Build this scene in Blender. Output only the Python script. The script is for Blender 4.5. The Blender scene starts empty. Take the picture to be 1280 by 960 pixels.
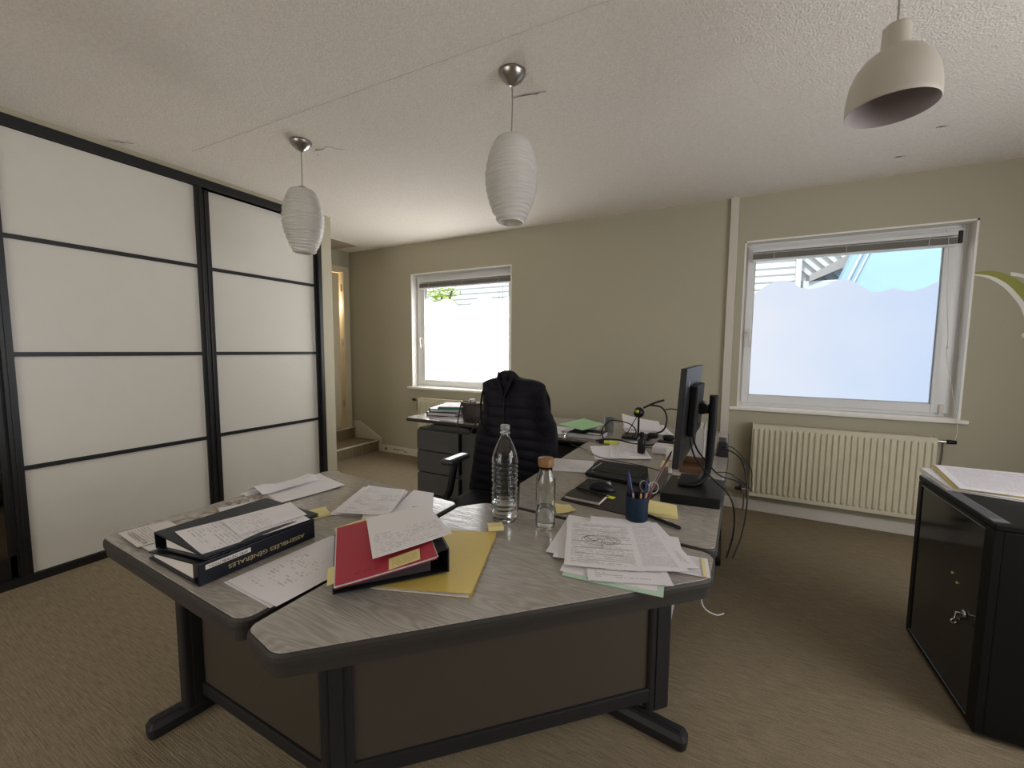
import bpy, bmesh, math, random
from math import sin, cos, pi, radians as R, sqrt
from mathutils import Vector, Matrix
random.seed(7)
scene = bpy.context.scene
COL = scene.collection

# ------------------------------------------------------------------ helpers
class MB:
    """collects shapes that become ONE mesh"""
    def __init__(s): s.v = []; s.f = []; s.uv = {}; s.sm = []
    def add(s, vs, fs, smooth=False, uvs=None):
        b = len(s.v); s.v += [tuple(v) for v in vs]
        for i, f in enumerate(fs):
            if uvs: s.uv[len(s.f)] = uvs[i]
            s.f.append(tuple(b + k for k in f)); s.sm.append(smooth)
    def box(s, x0, x1, y0, y1, z0, z1, m=None):
        vs = [Vector((x, y, z)) for z in (z0, z1) for y in (y0, y1) for x in (x0, x1)]
        if m is not None: vs = [m @ v for v in vs]
        s.add(vs, [(0,2,3,1),(4,5,7,6),(0,1,5,4),(2,6,7,3),(0,4,6,2),(1,3,7,5)])
    def loops(s, rings, smooth=True, close=True, caps=True):
        n = len(rings[0]); vs = [p for r in rings for p in r]; fs = []
        for i in range(len(rings)-1):
            for j in range(n if close else n-1):
                a = i*n+j; b = i*n+(j+1) % n
                fs.append((a, b, b+n, a+n))
        s.add(vs, fs, smooth)
        if caps and close:
            s.add(rings[0], [tuple(reversed(range(n)))]); s.add(rings[-1], [tuple(range(n))])
    def tube(s, pts, r, n=8, caps=True):
        pts = [Vector(p) for p in pts]; rings = []
        rr = r if isinstance(r, (list, tuple)) else [r]*len(pts)
        up = None
        for i, p in enumerate(pts):
            t = (pts[min(i+1, len(pts)-1)] - pts[max(i-1, 0)])
            if t.length < 1e-9: t = Vector((0,0,1))
            t.normalize()
            if up is None:
                up = Vector((0,0,1)) if abs(t.z) < .9 else Vector((1,0,0))
            a = t.cross(up)
            if a.length < 1e-6: a = t.cross(Vector((0,1,0)))
            a.normalize(); b = a.cross(t); up = b
            rings.append([p + (a*cos(2*pi*k/n) + b*sin(2*pi*k/n))*rr[i] for k in range(n)])
        s.loops(rings, True, True, caps)
    def lathe(s, prof, c=(0,0,0), n=32, m=None, caps=False, smooth=True):
        rings = []
        for r, z in prof:
            ring = [Vector((r*cos(2*pi*k/n), r*sin(2*pi*k/n), z)) for k in range(n)]
            if m is not None: ring = [m @ p for p in ring]
            rings.append([p + Vector(c) for p in ring])
        s.loops(rings, smooth, True, caps)
    def prism(s, poly, z0, z1, m=None, smooth=False):
        n = len(poly)
        a = [Vector((p[0], p[1], z0)) for p in poly]; b = [Vector((p[0], p[1], z1)) for p in poly]
        if m is not None: a = [m @ p for p in a]; b = [m @ p for p in b]
        s.add(a+b, [tuple(reversed(range(n))), tuple(range(n, 2*n))] + [(i, (i+1) % n, (i+1) % n+n, i+n) for i in range(n)], smooth)
    def build(s, name, mat, parent=None, bevel=0, loc=None):
        me = bpy.data.meshes.new(name)
        me.from_pydata(s.v, [], s.f)
        if s.uv:
            ul = me.uv_layers.new(name='UVMap')
            for i, p in enumerate(me.polygons):
                if i in s.uv:
                    for li, uv in zip(p.loop_indices, s.uv[i]): ul.data[li].uv = uv
        for p, sm in zip(me.polygons, s.sm): p.use_smooth = sm
        me.materials.append(mat); me.update()
        o = bpy.data.objects.new(name, me); COL.objects.link(o)
        if parent is not None: o.parent = parent
        if loc is not None: o.location = loc
        if bevel:
            b = o.modifiers.new('bevel', 'BEVEL'); b.width = bevel; b.segments = 2; b.limit_method = 'ANGLE'; b.angle_limit = R(40)
        return o

def bez(pts, n=10):
    """smooth Catmull-Rom line through points"""
    P = [Vector(p) for p in pts]; out = []
    for i in range(len(P)-1):
        p0 = P[max(i-1,0)]; p1 = P[i]; p2 = P[i+1]; p3 = P[min(i+2,len(P)-1)]
        for k in range(n):
            t = k/n
            out.append(.5*((2*p1)+(-p0+p2)*t+(2*p0-5*p1+4*p2-p3)*t*t+(-p0+3*p1-3*p2+p3)*t**3))
    out.append(P[-1]); return out

def rpoly(pts, rad, n=6):
    """rounded polygon -> list of (point, outward normal); pts counter-clockwise"""
    out = []; N = len(pts)
    if not isinstance(rad, (list, tuple)): rad = [rad]*N
    for i in range(N):
        p = Vector(pts[i]); a = Vector(pts[i-1]); b = Vector(pts[(i+1) % N])
        u = (a-p).normalized(); w = (b-p).normalized(); r = rad[i]
        half = u.angle(w)/2; d = r/math.tan(half)
        c = p + (u+w).normalized()*(r/sin(half))
        s0 = p+u*d-c; s1 = p+w*d-c
        a0 = math.atan2(s0.y, s0.x); a1 = math.atan2(s1.y, s1.x)
        while a1 < a0-1e-6: a1 += 2*pi
        if a1-a0 > pi: a1 -= 2*pi
        for k in range(n+1):
            t = a0+(a1-a0)*k/n; nn = Vector((cos(t), sin(t)))
            out.append((c+nn*r, nn))
    return out
def ring(rp, off, z, m=None):
    r = [Vector((p.x+n.x*off, p.y+n.y*off, z)) for p, n in rp]
    return [m @ q for q in r] if m is not None else r

def tag(o, label=None, cat=None, group=None, kind=None):
    if label: o['label'] = label
    if cat: o['category'] = cat
    if group: o['group'] = group
    if kind: o['kind'] = kind
    return o
def empty(name, loc, label=None, cat=None, group=None, rz=0, kind=None):
    o = bpy.data.objects.new(name, None); COL.objects.link(o)
    o.empty_display_size = .05; o.location = loc; o.rotation_euler = (0,0,rz)
    return tag(o, label, cat, group, kind)
def T(x, y, z, rz=0): return Matrix.Translation((x,y,z)) @ Matrix.Rotation(rz, 4, 'Z')
def copy_tree(o, parent=None):
    c = o.copy(); COL.objects.link(c)
    if parent is not None: c.parent = parent
    for ch in [k for k in bpy.data.objects if k.parent == o]: copy_tree(ch, c)
    return c

# ------------------------------------------------------------------ materials
def nodes(name):
    m = bpy.data.materials.new(name); m.use_nodes = True
    nt = m.node_tree; return m, nt, nt.nodes['Principled BSDF']
def N(nt, t, **k):
    n = nt.nodes.new(t)
    for a, b in k.items():
        if a.startswith('i_'): n.inputs[a[2:].replace('_', ' ')].default_value = b
        else: setattr(n, a, b)
    return n
def L(nt, a, b): nt.links.new(a, b)
def rgb(c): return (c[0], c[1], c[2], 1)
def flat(name, c, rough=.5, metal=0, bump=0, bscale=200, spec=None, var=0, sheen=0, vscale=8):
    m, nt, p = nodes(name)
    p.inputs['Base Color'].default_value = rgb(c); p.inputs['Roughness'].default_value = rough; p.inputs['Metallic'].default_value = metal
    if spec is not None: p.inputs['Specular IOR Level'].default_value = spec
    if sheen: p.inputs['Sheen Weight'].default_value = sheen
    tc = N(nt, 'ShaderNodeTexCoord')
    nz = N(nt, 'ShaderNodeTexNoise'); nz.inputs['Scale'].default_value = bscale; nz.inputs['Detail'].default_value = 4
    L(nt, tc.outputs['Object'], nz.inputs['Vector'])
    if bump:
        b = N(nt, 'ShaderNodeBump'); b.inputs['Strength'].default_value = bump; b.inputs['Distance'].default_value = .002
        L(nt, nz.outputs['Fac'], b.inputs['Height']); L(nt, b.outputs['Normal'], p.inputs['Normal'])
    n2 = N(nt, 'ShaderNodeTexNoise'); n2.inputs['Scale'].default_value = vscale; n2.inputs['Detail'].default_value = 3
    L(nt, tc.outputs['Object'], n2.inputs['Vector'])
    v = var if var else .03
    mx = N(nt, 'ShaderNodeMix', data_type='RGBA')
    mx.inputs[6].default_value = rgb([max(0, k*(1-v)) for k in c]); mx.inputs[7].default_value = rgb([min(1, k*(1+v)) for k in c])
    L(nt, n2.outputs['Fac'], mx.inputs[0]); L(nt, mx.outputs[2], p.inputs['Base Color'])
    return m
def math_(nt, op, a, b=None, c=None):
    n = N(nt, 'ShaderNodeMath', operation=op)
    for i, x in enumerate((a, b, c)):
        if x is None: continue
        if isinstance(x, (int, float)): n.inputs[i].default_value = x
        else: L(nt, x, n.inputs[i])
    return n.outputs[0]

M = {}
M['wall'] = flat('wall_paint_beige', (.43,.395,.292), .85, bump=.35, bscale=90, var=.03, vscale=2)
M['roof_grey2'] = flat('ceiling_joint', (.62,.58,.52), .9)
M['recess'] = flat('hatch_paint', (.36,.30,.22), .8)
M['white_trim'] = flat('white_trim_paint', (.66,.62,.54), .45)
M['pipe'] = flat('painted_conduit', (.60,.55,.48), .5)
M['sill'] = flat('window_reveal_white', (.82,.80,.74), .5)
M['pvc'] = flat('window_upvc', (.72,.72,.71), .35)
M['black_frame'] = flat('black_door_profile', (.008,.008,.009), .42)
M['panel'] = flat('white_melamine_panel', (.70,.68,.62), .42)
M['mirror'] = flat('smoked_mirror_glass', (.16,.15,.14), .06, metal=1)
M['rad'] = flat('radiator_enamel', (.66,.62,.46), .35)
M['chrome'] = flat('chrome', (.6,.6,.6), .15, metal=1)
M['nickel'] = flat('brushed_nickel', (.42,.39,.36), .3, metal=1)
M['black_plastic'] = flat('black_plastic', (.008,.008,.009), .4, spec=.3)
M['black_matte'] = flat('black_matte_plastic', (.008,.008,.009), .6, spec=.25)
M['dark_metal'] = flat('anthracite_desk_metal', (.020,.019,.020), .5, spec=.3)
M['edge'] = flat('grey_desk_rubber_edge', (.032,.028,.024), .55, spec=.4)
M['modesty'] = flat('taupe_modesty_panel', (.062,.050,.036), .7, spec=.3)
M['modesty2'] = flat('pale_grey_modesty_panel', (.5,.49,.46), .5)
M['drawer'] = flat('charcoal_drawer_front', (.085,.083,.08), .55)
M['rack_black'] = flat('black_cabinet_steel', (.004,.004,.0045), .5, spec=.25)
M['rack_glass'] = flat('smoked_cabinet_glass', (.012,.013,.015), .09, spec=.6)
M['grille'] = flat('satin_grille_metal', (.30,.31,.34), .35, metal=.6)
M['paper'] = flat('plain_paper', (.78,.755,.77), .75)
M['paper_warm'] = flat('cream_paper', (.70,.66,.60), .8)
M['yellow_card'] = flat('yellow_card', (.66,.50,.115), .6)
M['yellow_note'] = flat('yellow_sticky', (.78,.68,.30), .8)
M['neon'] = flat('neon_yellow_plastic', (.72,.80,.02), .4)
M['red_card'] = flat('crimson_card', (.42,.030,.055), .65)
M['green_card'] = flat('pale_green_card', (.36,.62,.33), .75)
M['pale_green'] = flat('mint_paper', (.50,.66,.52), .75)
M['navy'] = flat('navy_binder_vinyl', (.005,.007,.014), .38, spec=.35)
M['black_vinyl'] = flat('black_binder_vinyl', (.010,.010,.012), .28)
M['dgreen'] = flat('dark_green_card', (.015,.16,.115), .5)
M['gold'] = flat('gold_foil_lettering', (.52,.42,.24), .4)
M['ink'] = flat('dark_ink', (.03,.03,.04), .7)
M['red_ink'] = flat('dark_red_ink', (.16,.008,.02), .7)
M['cork'] = flat('bamboo_stopper', (.25,.125,.045), .5, var=.2, vscale=30)
M['blue_cup'] = flat('blue_pencil_cup', (.004,.016,.038), .6, spec=.25, bump=.5, bscale=300)
M['felt'] = flat('grey_marbled_desk_pad', (.035,.033,.033), .6, spec=.25, var=.4, vscale=45)
M['pencil'] = flat('pencil_wood', (.55,.33,.18), .6)
M['bluepen'] = flat('blue_pen', (.015,.03,.16), .35)
M['burgundy'] = flat('burgundy_pen', (.09,.012,.022), .3)
M['grey_card'] = flat('grey_card', (.40,.38,.36), .6)
M['dark_pages'] = flat('dark_page_block', (.03,.022,.025), .7)  # one near-black colour for the page block below the red folder
M['slat'] = flat('grey_blind_slats', (.26,.245,.215), .5)
M['brown_tray'] = flat('brown_wood_tray', (.11,.052,.022), .5, var=.2, vscale=20)
M['vest'] = flat('navy_quilted_nylon', (.0060,.0054,.0115), .6, bump=.5, bscale=60, spec=.22)
M['vest_trim'] = flat('vest_binding', (.003,.003,.005), .6, spec=.2)
M['chair'] = flat('black_chair_fabric', (.007,.007,.009), .8, bump=.4, bscale=400, spec=.2)
M['arm_pad'] = flat('chair_arm_pad', (.05,.05,.055), .22)
M['bag'] = flat('dark_brown_leather', (.028,.017,.014), .42, bump=.4, bscale=120)
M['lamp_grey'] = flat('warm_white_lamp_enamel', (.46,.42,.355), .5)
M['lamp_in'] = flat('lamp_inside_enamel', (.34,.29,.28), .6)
M['decal_green'] = flat('olive_green_vinyl', (.29,.29,.035), .5)
M['decal_white'] = flat('white_vinyl', (.80,.80,.72), .5)
M['door'] = flat('cream_door_paint', (.62,.55,.40), .45)
M['siding'] = flat('white_metal_siding', (.74,.74,.74), .5)
M['roof_grey'] = flat('grey_eaves', (.42,.38,.37), .6)
M['blue_wall'] = flat('pale_blue_panelling', (.42,.62,.80), .5, var=.06, vscale=2)
M['leaf'] = flat('sunlit_leaf', (.42,.55,.04), .5)
M['bark'] = flat('bark', (.13,.09,.06), .8)
M['ground'] = flat('pale_concrete_yard', (.5,.49,.47), .9)
M['scratch'] = flat('baseboard_scuff', (.20,.13,.06), .8)
M['led_white'] = flat('white_cable_plastic', (.7,.7,.7), .4)
M['screen'] = flat('dark_screen', (.012,.013,.016), .12)
M['phone'] = flat('black_notebook_cover', (.02,.019,.018), .4)
M['concrete_grey'] = flat('outer_wall', (.5,.48,.44), .8)

def mat_glass(name, c, ior, rough=0):
    m, nt, p = nodes(name)
    p.inputs['Base Color'].default_value = rgb(c); p.inputs['Roughness'].default_value = rough
    p.inputs['IOR'].default_value = ior; p.inputs['Transmission Weight'].default_value = 1
    return m
M['pet'] = mat_glass('clear_bottle_plastic', (.97,.98,.98), 1.38)
M['glass'] = mat_glass('clear_glass', (.96,.98,.97), 1.45)
M['water'] = mat_glass('water', (.97,.99,.99), 1.33)
M['frost_plastic'] = mat_glass('frosted_white_plastic', (.85,.85,.85), 1.4, .5)
def mat_pane():
    m, nt, p = nodes('clear_window_pane'); nt.nodes.remove(p); out = nt.nodes['Material Output']
    t = N(nt, 'ShaderNodeBsdfTransparent'); g = N(nt, 'ShaderNodeBsdfGlossy'); g.inputs['Roughness'].default_value = .02
    t.inputs['Color'].default_value = (.93,.95,.95,1)
    x = N(nt, 'ShaderNodeMixShader'); x.inputs[0].default_value = .015
    L(nt, t.outputs[0], x.inputs[1]); L(nt, g.outputs[0], x.inputs[2]); L(nt, x.outputs[0], out.inputs[0]); return m
M['pane'] = mat_pane()
def mat_film(name, c, e, c2=None, axis='X', a=0, b=1):
    """frosted window film that glows by emission, standing in for daylight behind it"""
    m, nt, p = nodes(name)
    p.inputs['Base Color'].default_value = (.06,.06,.06,1); p.inputs['Roughness'].default_value = .6
    tc = N(nt, 'ShaderNodeTexCoord'); sep = N(nt, 'ShaderNodeSeparateXYZ'); L(nt, tc.outputs['Object'], sep.inputs[0])
    nz = N(nt, 'ShaderNodeTexNoise'); nz.inputs['Scale'].default_value = 2.2; L(nt, tc.outputs['Object'], nz.inputs['Vector'])
    mr = N(nt, 'ShaderNodeMapRange'); mr.inputs[1].default_value = a; mr.inputs[2].default_value = b
    L(nt, math_(nt, 'ADD', sep.outputs[axis], math_(nt, 'MULTIPLY', math_(nt, 'SUBTRACT', nz.outputs['Fac'], .5), .8)), mr.inputs[0])
    mx = N(nt, 'ShaderNodeMix', data_type='RGBA'); mx.inputs[6].default_value = rgb(c); mx.inputs[7].default_value = rgb(c2 or c)
    L(nt, mr.outputs[0], mx.inputs[0]); L(nt, mx.outputs[2], p.inputs['Emission Color']); p.inputs['Emission Strength'].default_value = e
    return m
FILM_L = 6.0; FILM_R = .80
M['film_l'] = mat_film('frosted_film_warm', (1,.96,.90), FILM_L, (1,1,1), 'Z', .9, 1.5)
M['film_r'] = mat_film('frosted_film_cool', (.66,.71,.80), FILM_R, (.50,.61,.80), 'X', .2, 1.35)
M['fill_film_s'] = mat_film('glowing_fill_side', (.96,.96,1), 4.8)  # emissive pane of the added fill window on the right
M['fill_film_b'] = mat_film('glowing_fill_rear', (1,.96,.90), 2.6)  # emissive pane of the added fill window at the rear

def mat_ceiling():
    m, nt, p = nodes('textured_ceiling_plaster')
    p.inputs['Roughness'].default_value = .95
    tc = N(nt, 'ShaderNodeTexCoord'); sep = N(nt, 'ShaderNodeSeparateXYZ'); L(nt, tc.outputs['Object'], sep.inputs[0])
    nz = N(nt, 'ShaderNodeTexNoise'); nz.inputs['Scale'].default_value = 110; nz.inputs['Detail'].default_value = 5; L(nt, tc.outputs['Object'], nz.inputs['Vector'])
    v = N(nt, 'ShaderNodeTexVoronoi'); v.inputs['Scale'].default_value = 130; L(nt, tc.outputs['Object'], v.inputs['Vector'])
    h = math_(nt, 'ADD', nz.outputs['Fac'], math_(nt, 'MULTIPLY', v.outputs['Distance'], .5))
    b = N(nt, 'ShaderNodeBump'); b.inputs['Strength'].default_value = .75; b.inputs['Distance'].default_value = .006
    L(nt, h, b.inputs['Height']); L(nt, b.outputs['Normal'], p.inputs['Normal'])
    cr = N(nt, 'ShaderNodeValToRGB'); cr.color_ramp.elements[0].position = .3; cr.color_ramp.elements[0].color = (.74,.685,.615,1)
    cr.color_ramp.elements[1].position = .7; cr.color_ramp.elements[1].color = (.86,.80,.725,1)
    L(nt, nz.outputs['Fac'], cr.inputs[0]); L(nt, cr.outputs[0], p.inputs['Base Color']); return m
M['ceiling'] = mat_ceiling()
def mat_carpet():
    m, nt, p = nodes('woven_brown_carpet')
    p.inputs['Roughness'].default_value = .9; p.inputs['Specular IOR Level'].default_value = .25
    tc = N(nt, 'ShaderNodeTexCoord')
    mp = N(nt, 'ShaderNodeMapping'); mp.inputs['Scale'].default_value = (12, 210, 1); L(nt, tc.outputs['Object'], mp.inputs[0])
    n1 = N(nt, 'ShaderNodeTexNoise'); n1.inputs['Scale'].default_value = 1; n1.inputs['Detail'].default_value = 5; L(nt, mp.outputs[0], n1.inputs['Vector'])
    mp2 = N(nt, 'ShaderNodeMapping'); mp2.inputs['Scale'].default_value = (230, 260, 1); L(nt, tc.outputs['Object'], mp2.inputs[0])
    n2 = N(nt, 'ShaderNodeTexVoronoi'); n2.inputs['Scale'].default_value = 1; L(nt, mp2.outputs[0], n2.inputs['Vector'])
    f = math_(nt, 'ADD', math_(nt, 'MULTIPLY', n1.outputs['Fac'], .8), math_(nt, 'MULTIPLY', n2.outputs['Distance'], .2))
    cr = N(nt, 'ShaderNodeValToRGB'); cr.color_ramp.elements[0].position = .32; cr.color_ramp.elements[0].color = (.172,.134,.084,1)
    cr.color_ramp.elements[1].position = .72; cr.color_ramp.elements[1].color = (.325,.260,.168,1)
    L(nt, f, cr.inputs[0]); L(nt, cr.outputs[0], p.inputs['Base Color'])
    b = N(nt, 'ShaderNodeBump'); b.inputs['Strength'].default_value = 1; b.inputs['Distance'].default_value = .006
    L(nt, f, b.inputs['Height']); L(nt, b.outputs['Normal'], p.inputs['Normal']); return m
M['carpet'] = mat_carpet()
def mat_wood(name, rot):
    m, nt, p = nodes(name)
    p.inputs['Roughness'].default_value = .19; p.inputs['Specular IOR Level'].default_value = .85
    tc = N(nt, 'ShaderNodeTexCoord')
    mp = N(nt, 'ShaderNodeMapping'); mp.inputs['Rotation'].default_value = (0,0,rot); mp.inputs['Scale'].default_value = (1, 7, 1)
    L(nt, tc.outputs['Object'], mp.inputs[0])
    n0 = N(nt, 'ShaderNodeTexNoise'); n0.inputs['Scale'].default_value = 1.6; n0.inputs['Detail'].default_value = 2; L(nt, mp.outputs[0], n0.inputs['Vector'])
    r = math_(nt, 'FRACT', math_(nt, 'MULTIPLY', n0.outputs['Fac'], 26))
    tri = math_(nt, 'ABSOLUTE', math_(nt, 'SUBTRACT', r, .5))
    mp2 = N(nt, 'ShaderNodeMapping'); mp2.inputs['Rotation'].default_value = (0,0,rot); mp2.inputs['Scale'].default_value = (12, 260, 1)
    L(nt, tc.outputs['Object'], mp2.inputs[0])
    n1 = N(nt, 'ShaderNodeTexNoise'); n1.inputs['Scale'].default_value = 1; n1.inputs['Detail'].default_value = 3; L(nt, mp2.outputs[0], n1.inputs['Vector'])
    f = math_(nt, 'ADD', math_(nt, 'MULTIPLY', tri, .8), math_(nt, 'MULTIPLY', n1.outputs['Fac'], .75))
    cr = N(nt, 'ShaderNodeValToRGB'); cr.color_ramp.elements[0].position = .2; cr.color_ramp.elements[0].color = (.26,.235,.205,1)
    cr.color_ramp.elements[1].position = .85; cr.color_ramp.elements[1].color = (.43,.40,.36,1)
    L(nt, f, cr.inputs[0]); L(nt, cr.outputs[0], p.inputs['Base Color'])
    b = N(nt, 'ShaderNodeBump'); b.inputs['Strength'].default_value = .32; b.inputs['Distance'].default_value = .0012
    L(nt, f, b.inputs['Height']); L(nt, b.outputs['Normal'], p.inputs['Normal']); return m
M['wood'] = mat_wood('ash_grey_laminate', R(8)); M['wood45'] = mat_wood('ash_grey_laminate_corner', R(-38)); M['woody'] = mat_wood('ash_grey_laminate_wing', R(84))

def mat_print(name, rows=46, dens=.5, word=26, m0=(.08,.92), mv=(.06,.94), paper=(.78,.755,.77), ink=(.16,.16,.18), para=.45, strength=.6, slant=0):
    """paper with rows of small printed or hand-written marks, laid out in UV"""
    m, nt, p = nodes(name); p.inputs['Roughness'].default_value = .75
    uv = N(nt, 'ShaderNodeUVMap'); sep = N(nt, 'ShaderNodeSeparateXYZ'); L(nt, uv.outputs[0], sep.inputs[0])
    u, v = sep.outputs[0], sep.outputs[1]
    if slant: v = math_(nt, 'ADD', v, math_(nt, 'MULTIPLY', u, slant))
    vr = math_(nt, 'MULTIPLY', v, rows)
    row = math_(nt, 'FLOOR', vr); fr = math_(nt, 'FRACT', vr)
    band = math_(nt, 'MULTIPLY', math_(nt, 'GREATER_THAN', fr, .3), math_(nt, 'LESS_THAN', fr, .8))
    def cnoise(a, b, sc, sb):
        c = N(nt, 'ShaderNodeCombineXYZ'); L(nt, math_(nt, 'MULTIPLY', a, sc), c.inputs[0])
        L(nt, math_(nt, 'MULTIPLY', b, sb), c.inputs[1])
        q = N(nt, 'ShaderNodeTexNoise'); q.inputs['Scale'].default_value = 1; q.inputs['Detail'].default_value = 1; L(nt, c.outputs[0], q.inputs['Vector'])
        return q.outputs['Fac']
    words = math_(nt, 'GREATER_THAN', cnoise(u, row, word, 7.31), 1-dens)
    blocks = math_(nt, 'GREATER_THAN', cnoise(u, row, 1.7, .37), para)
    chars = math_(nt, 'GREATER_THAN', cnoise(u, vr, word*7, 3.1), .44)
    inside = None
    for s_, lo, hi in ((sep.outputs[0], *m0), (sep.outputs[1], *mv)):
        q = math_(nt, 'MULTIPLY', math_(nt, 'GREATER_THAN', s_, lo), math_(nt, 'LESS_THAN', s_, hi))
        inside = q if inside is None else math_(nt, 'MULTIPLY', inside, q)
    t = math_(nt, 'MULTIPLY', math_(nt, 'MULTIPLY', band, words), math_(nt, 'MULTIPLY', blocks, math_(nt, 'MULTIPLY', inside, chars)))
    mx = N(nt, 'ShaderNodeMix', data_type='RGBA'); mx.inputs[6].default_value = rgb(paper); mx.inputs[7].default_value = rgb(ink)
    L(nt, math_(nt, 'MULTIPLY', t, strength), mx.inputs[0]); L(nt, mx.outputs[2], p.inputs['Base Color']); return m
M['form'] = mat_print('printed_form_paper', 40, .60, 22, para=.42)
M['table'] = mat_print('printed_table_paper', 64, .62, 34, para=.36, ink=(.24,.24,.26))
M['letter'] = mat_print('printed_letter_paper', 34, .58, 18, para=.5)
M['hand'] = mat_print('handwritten_paper', 30, .47, 18, (.12,.7), (.1,.62), para=.45, ink=(.14,.14,.16), slant=.03, strength=.5)
M['hand2'] = mat_print('handwritten_list_paper', 24, .5, 18, (.05,.95), (.06,.5), para=.4, paper=(.77,.745,.75), ink=(.2,.2,.22), slant=-.02, strength=.45)
M['hand3'] = mat_print('dense_handwritten_paper', 30, .52, 20, (.05,.95), (.06,.95), para=.42, ink=(.2,.2,.25), strength=.5)
M['leaflet'] = mat_print('leaflet_paper', 16, .6, 14, (.08,.95), (.1,.55), para=.3, paper=(.74,.70,.66), ink=(.2,.2,.2))
M['note_print'] = mat_print('written_yellow_note', 8, .6, 8, (.1,.9), (.1,.8), para=.3, paper=(.74,.62,.26), ink=(.3,.25,.1))
def mat_magazine():
    m, nt, p = nodes('colour_photo_magazine_page'); p.inputs['Roughness'].default_value = .35
    uv = N(nt, 'ShaderNodeUVMap'); mp = N(nt, 'ShaderNodeMapping'); mp.inputs['Scale'].default_value = (3, 4.5, 1); L(nt, uv.outputs[0], mp.inputs[0])
    v = N(nt, 'ShaderNodeTexNoise'); v.inputs['Scale'].default_value = 1.3; v.inputs['Detail'].default_value = 4; v.inputs['Distortion'].default_value = 1; L(nt, mp.outputs[0], v.inputs['Vector'])
    cr = N(nt, 'ShaderNodeValToRGB'); el = cr.color_ramp.elements
    el[0].position = .3; el[0].color = (.05,.04,.035,1); el[1].position = .72; el[1].color = (.62,.60,.55,1)
    for pos, c in ((.40,(.22,.14,.11,1)), (.47,(.42,.36,.27,1)), (.54,(.52,.50,.46,1)), (.60,(.20,.34,.44,1)), (.64,(.6,.58,.52,1))):
        e = el.new(pos); e.color = c
    L(nt, v.outputs['Fac'], cr.inputs[0]); L(nt, cr.outputs[0], p.inputs['Base Color']); return m
M['magazine'] = mat_magazine()
def mat_shade():
    m, nt, p = nodes('opal_ribbed_glass'); p.inputs['Base Color'].default_value = (.80,.78,.74,1); p.inputs['Roughness'].default_value = .3
    out = nt.nodes['Material Output']; t = N(nt, 'ShaderNodeBsdfTranslucent'); t.inputs[0].default_value = (.85,.83,.78,1)
    x = N(nt, 'ShaderNodeMixShader'); x.inputs[0].default_value = .38
    L(nt, p.outputs[0], x.inputs[1]); L(nt, t.outputs[0], x.inputs[2]); L(nt, x.outputs[0], out.inputs[0]); return m
M['shade'] = mat_shade()
def mat_siding(name, horizontal=True, ang=0):
    m = flat(name, (.78,.78,.78), .5); return m

# ------------------------------------------------------------------ room shell
D = 3.903; CL = -3.39; XR = 2.3; YB = -2.3; XL = -4.42; H = 2.558
def struct(o, label=None, cat=None): o['kind'] = 'structure'; 
def st(name, mb, mat, parent=None, bevel=0):
    o = mb.build(name, mat, parent, bevel)
    if parent is None: o['kind'] = 'structure'
    return o
b = MB(); b.box(XL-.9, XR+.1, YB-.1, D+.25, -.06, 0); st('floor', b, M['carpet'])
b = MB(); b.box(XL-.9, XR+.1, YB-.1, D+.25, H, H+.12); ceil = st('ceiling', b, M['ceiling'])

W1 = (-3.385, -2.025, .862, 2.21); W2 = (.103, 1.453, .862, 2.207)
def wall_with_holes(x0, x1, holes, place):
    """boxes around openings; place(mb, a0, a1, z0, z1)"""
    mb = MB(); cur = x0
    for (a, c, z0, z1) in holes:
        place(mb, cur, a, 0, H); place(mb, a, c, 0, z0); place(mb, a, c, z1, H); cur = c
    place(mb, cur, x1, 0, H); return mb
wb = wall_with_holes(XL-.9, XR+.1, [W1, W2], lambda m, a, c, z0, z1: m.box(a, c, D, D+.25, z0, z1))
st('wall_back', wb, M['wall'])
FILL_W3 = (.3, 2.4, .70, 2.05)  # opening for the added side fill light
wr = wall_with_holes(YB, D, [FILL_W3], lambda m, a, c, z0, z1: m.box(XR, XR+.1, a, c, z0, z1))
st('wall_right', wr, M['wall'])
FILL_W4 = (-3.0, -.9, .5, 2.3)  # opening for the added rear fill light
wf = wall_with_holes(XL-.9, XR+.1, [FILL_W4], lambda m, a, c, z0, z1: m.box(a, c, YB-.1, YB, z0, z1))
st('wall_front', wf, M['wall'])
# left wall with the doorway of the entrance recess; the closet stands before the rest of it
b = MB(); b.box(XL-.1, XL, YB, 2.98, 0, H); b.box(XL-.1, XL, 3.80, D, 0, H); b.box(XL-.1, XL, 2.98, 3.80, 2.30, H); b.box(XL-.1, XL, 2.98, 3.80, 0, .27)
st('wall_left', b, M['wall'])
# corridor beyond the door
b = MB(); b.box(XL-.9, XL-.86, 2.5, D, 0, H); b.box(XL-.86, XL-.1, 2.9, 2.94, 0, H); st('trim_4', b, M['door'])
# partition end beside the closet
b = MB(); b.box(-4.05, CL, 2.675, 2.785, 0, H); st('trim_1', b, M['wall'])
b = MB(); b.box(-4.05, CL+.012, 2.785, 2.80, 0, .09); b.box(CL, CL+.014, 2.68, 2.80, 0, .09); st('baseboard_post', b, M['white_trim'], bevel=.002)
# baseboards
b = MB(); b.box(-3.94, XR, D-.016, D, 0, .088); bb = st('baseboard_back', b, M['white_trim'], bevel=.003)
s_ = MB()
for (a, c, z0, z1) in ((-3.84,-3.79,.03,.06), (-3.70,-3.50,.045,.058), (-3.52,-3.46,.03,.045), (-3.64,-3.6,.02,.026)):
    s_.prism([(a, z0), (c-.01, z0+.004), (c, z1-.004), (a+.012, z1)], 0, .0012, Matrix.Translation((0, D-.016, 0)) @ Matrix.Rotation(R(90), 4, 'X'))
s_.build('scuff_marks', M['scratch'], bb)
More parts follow.
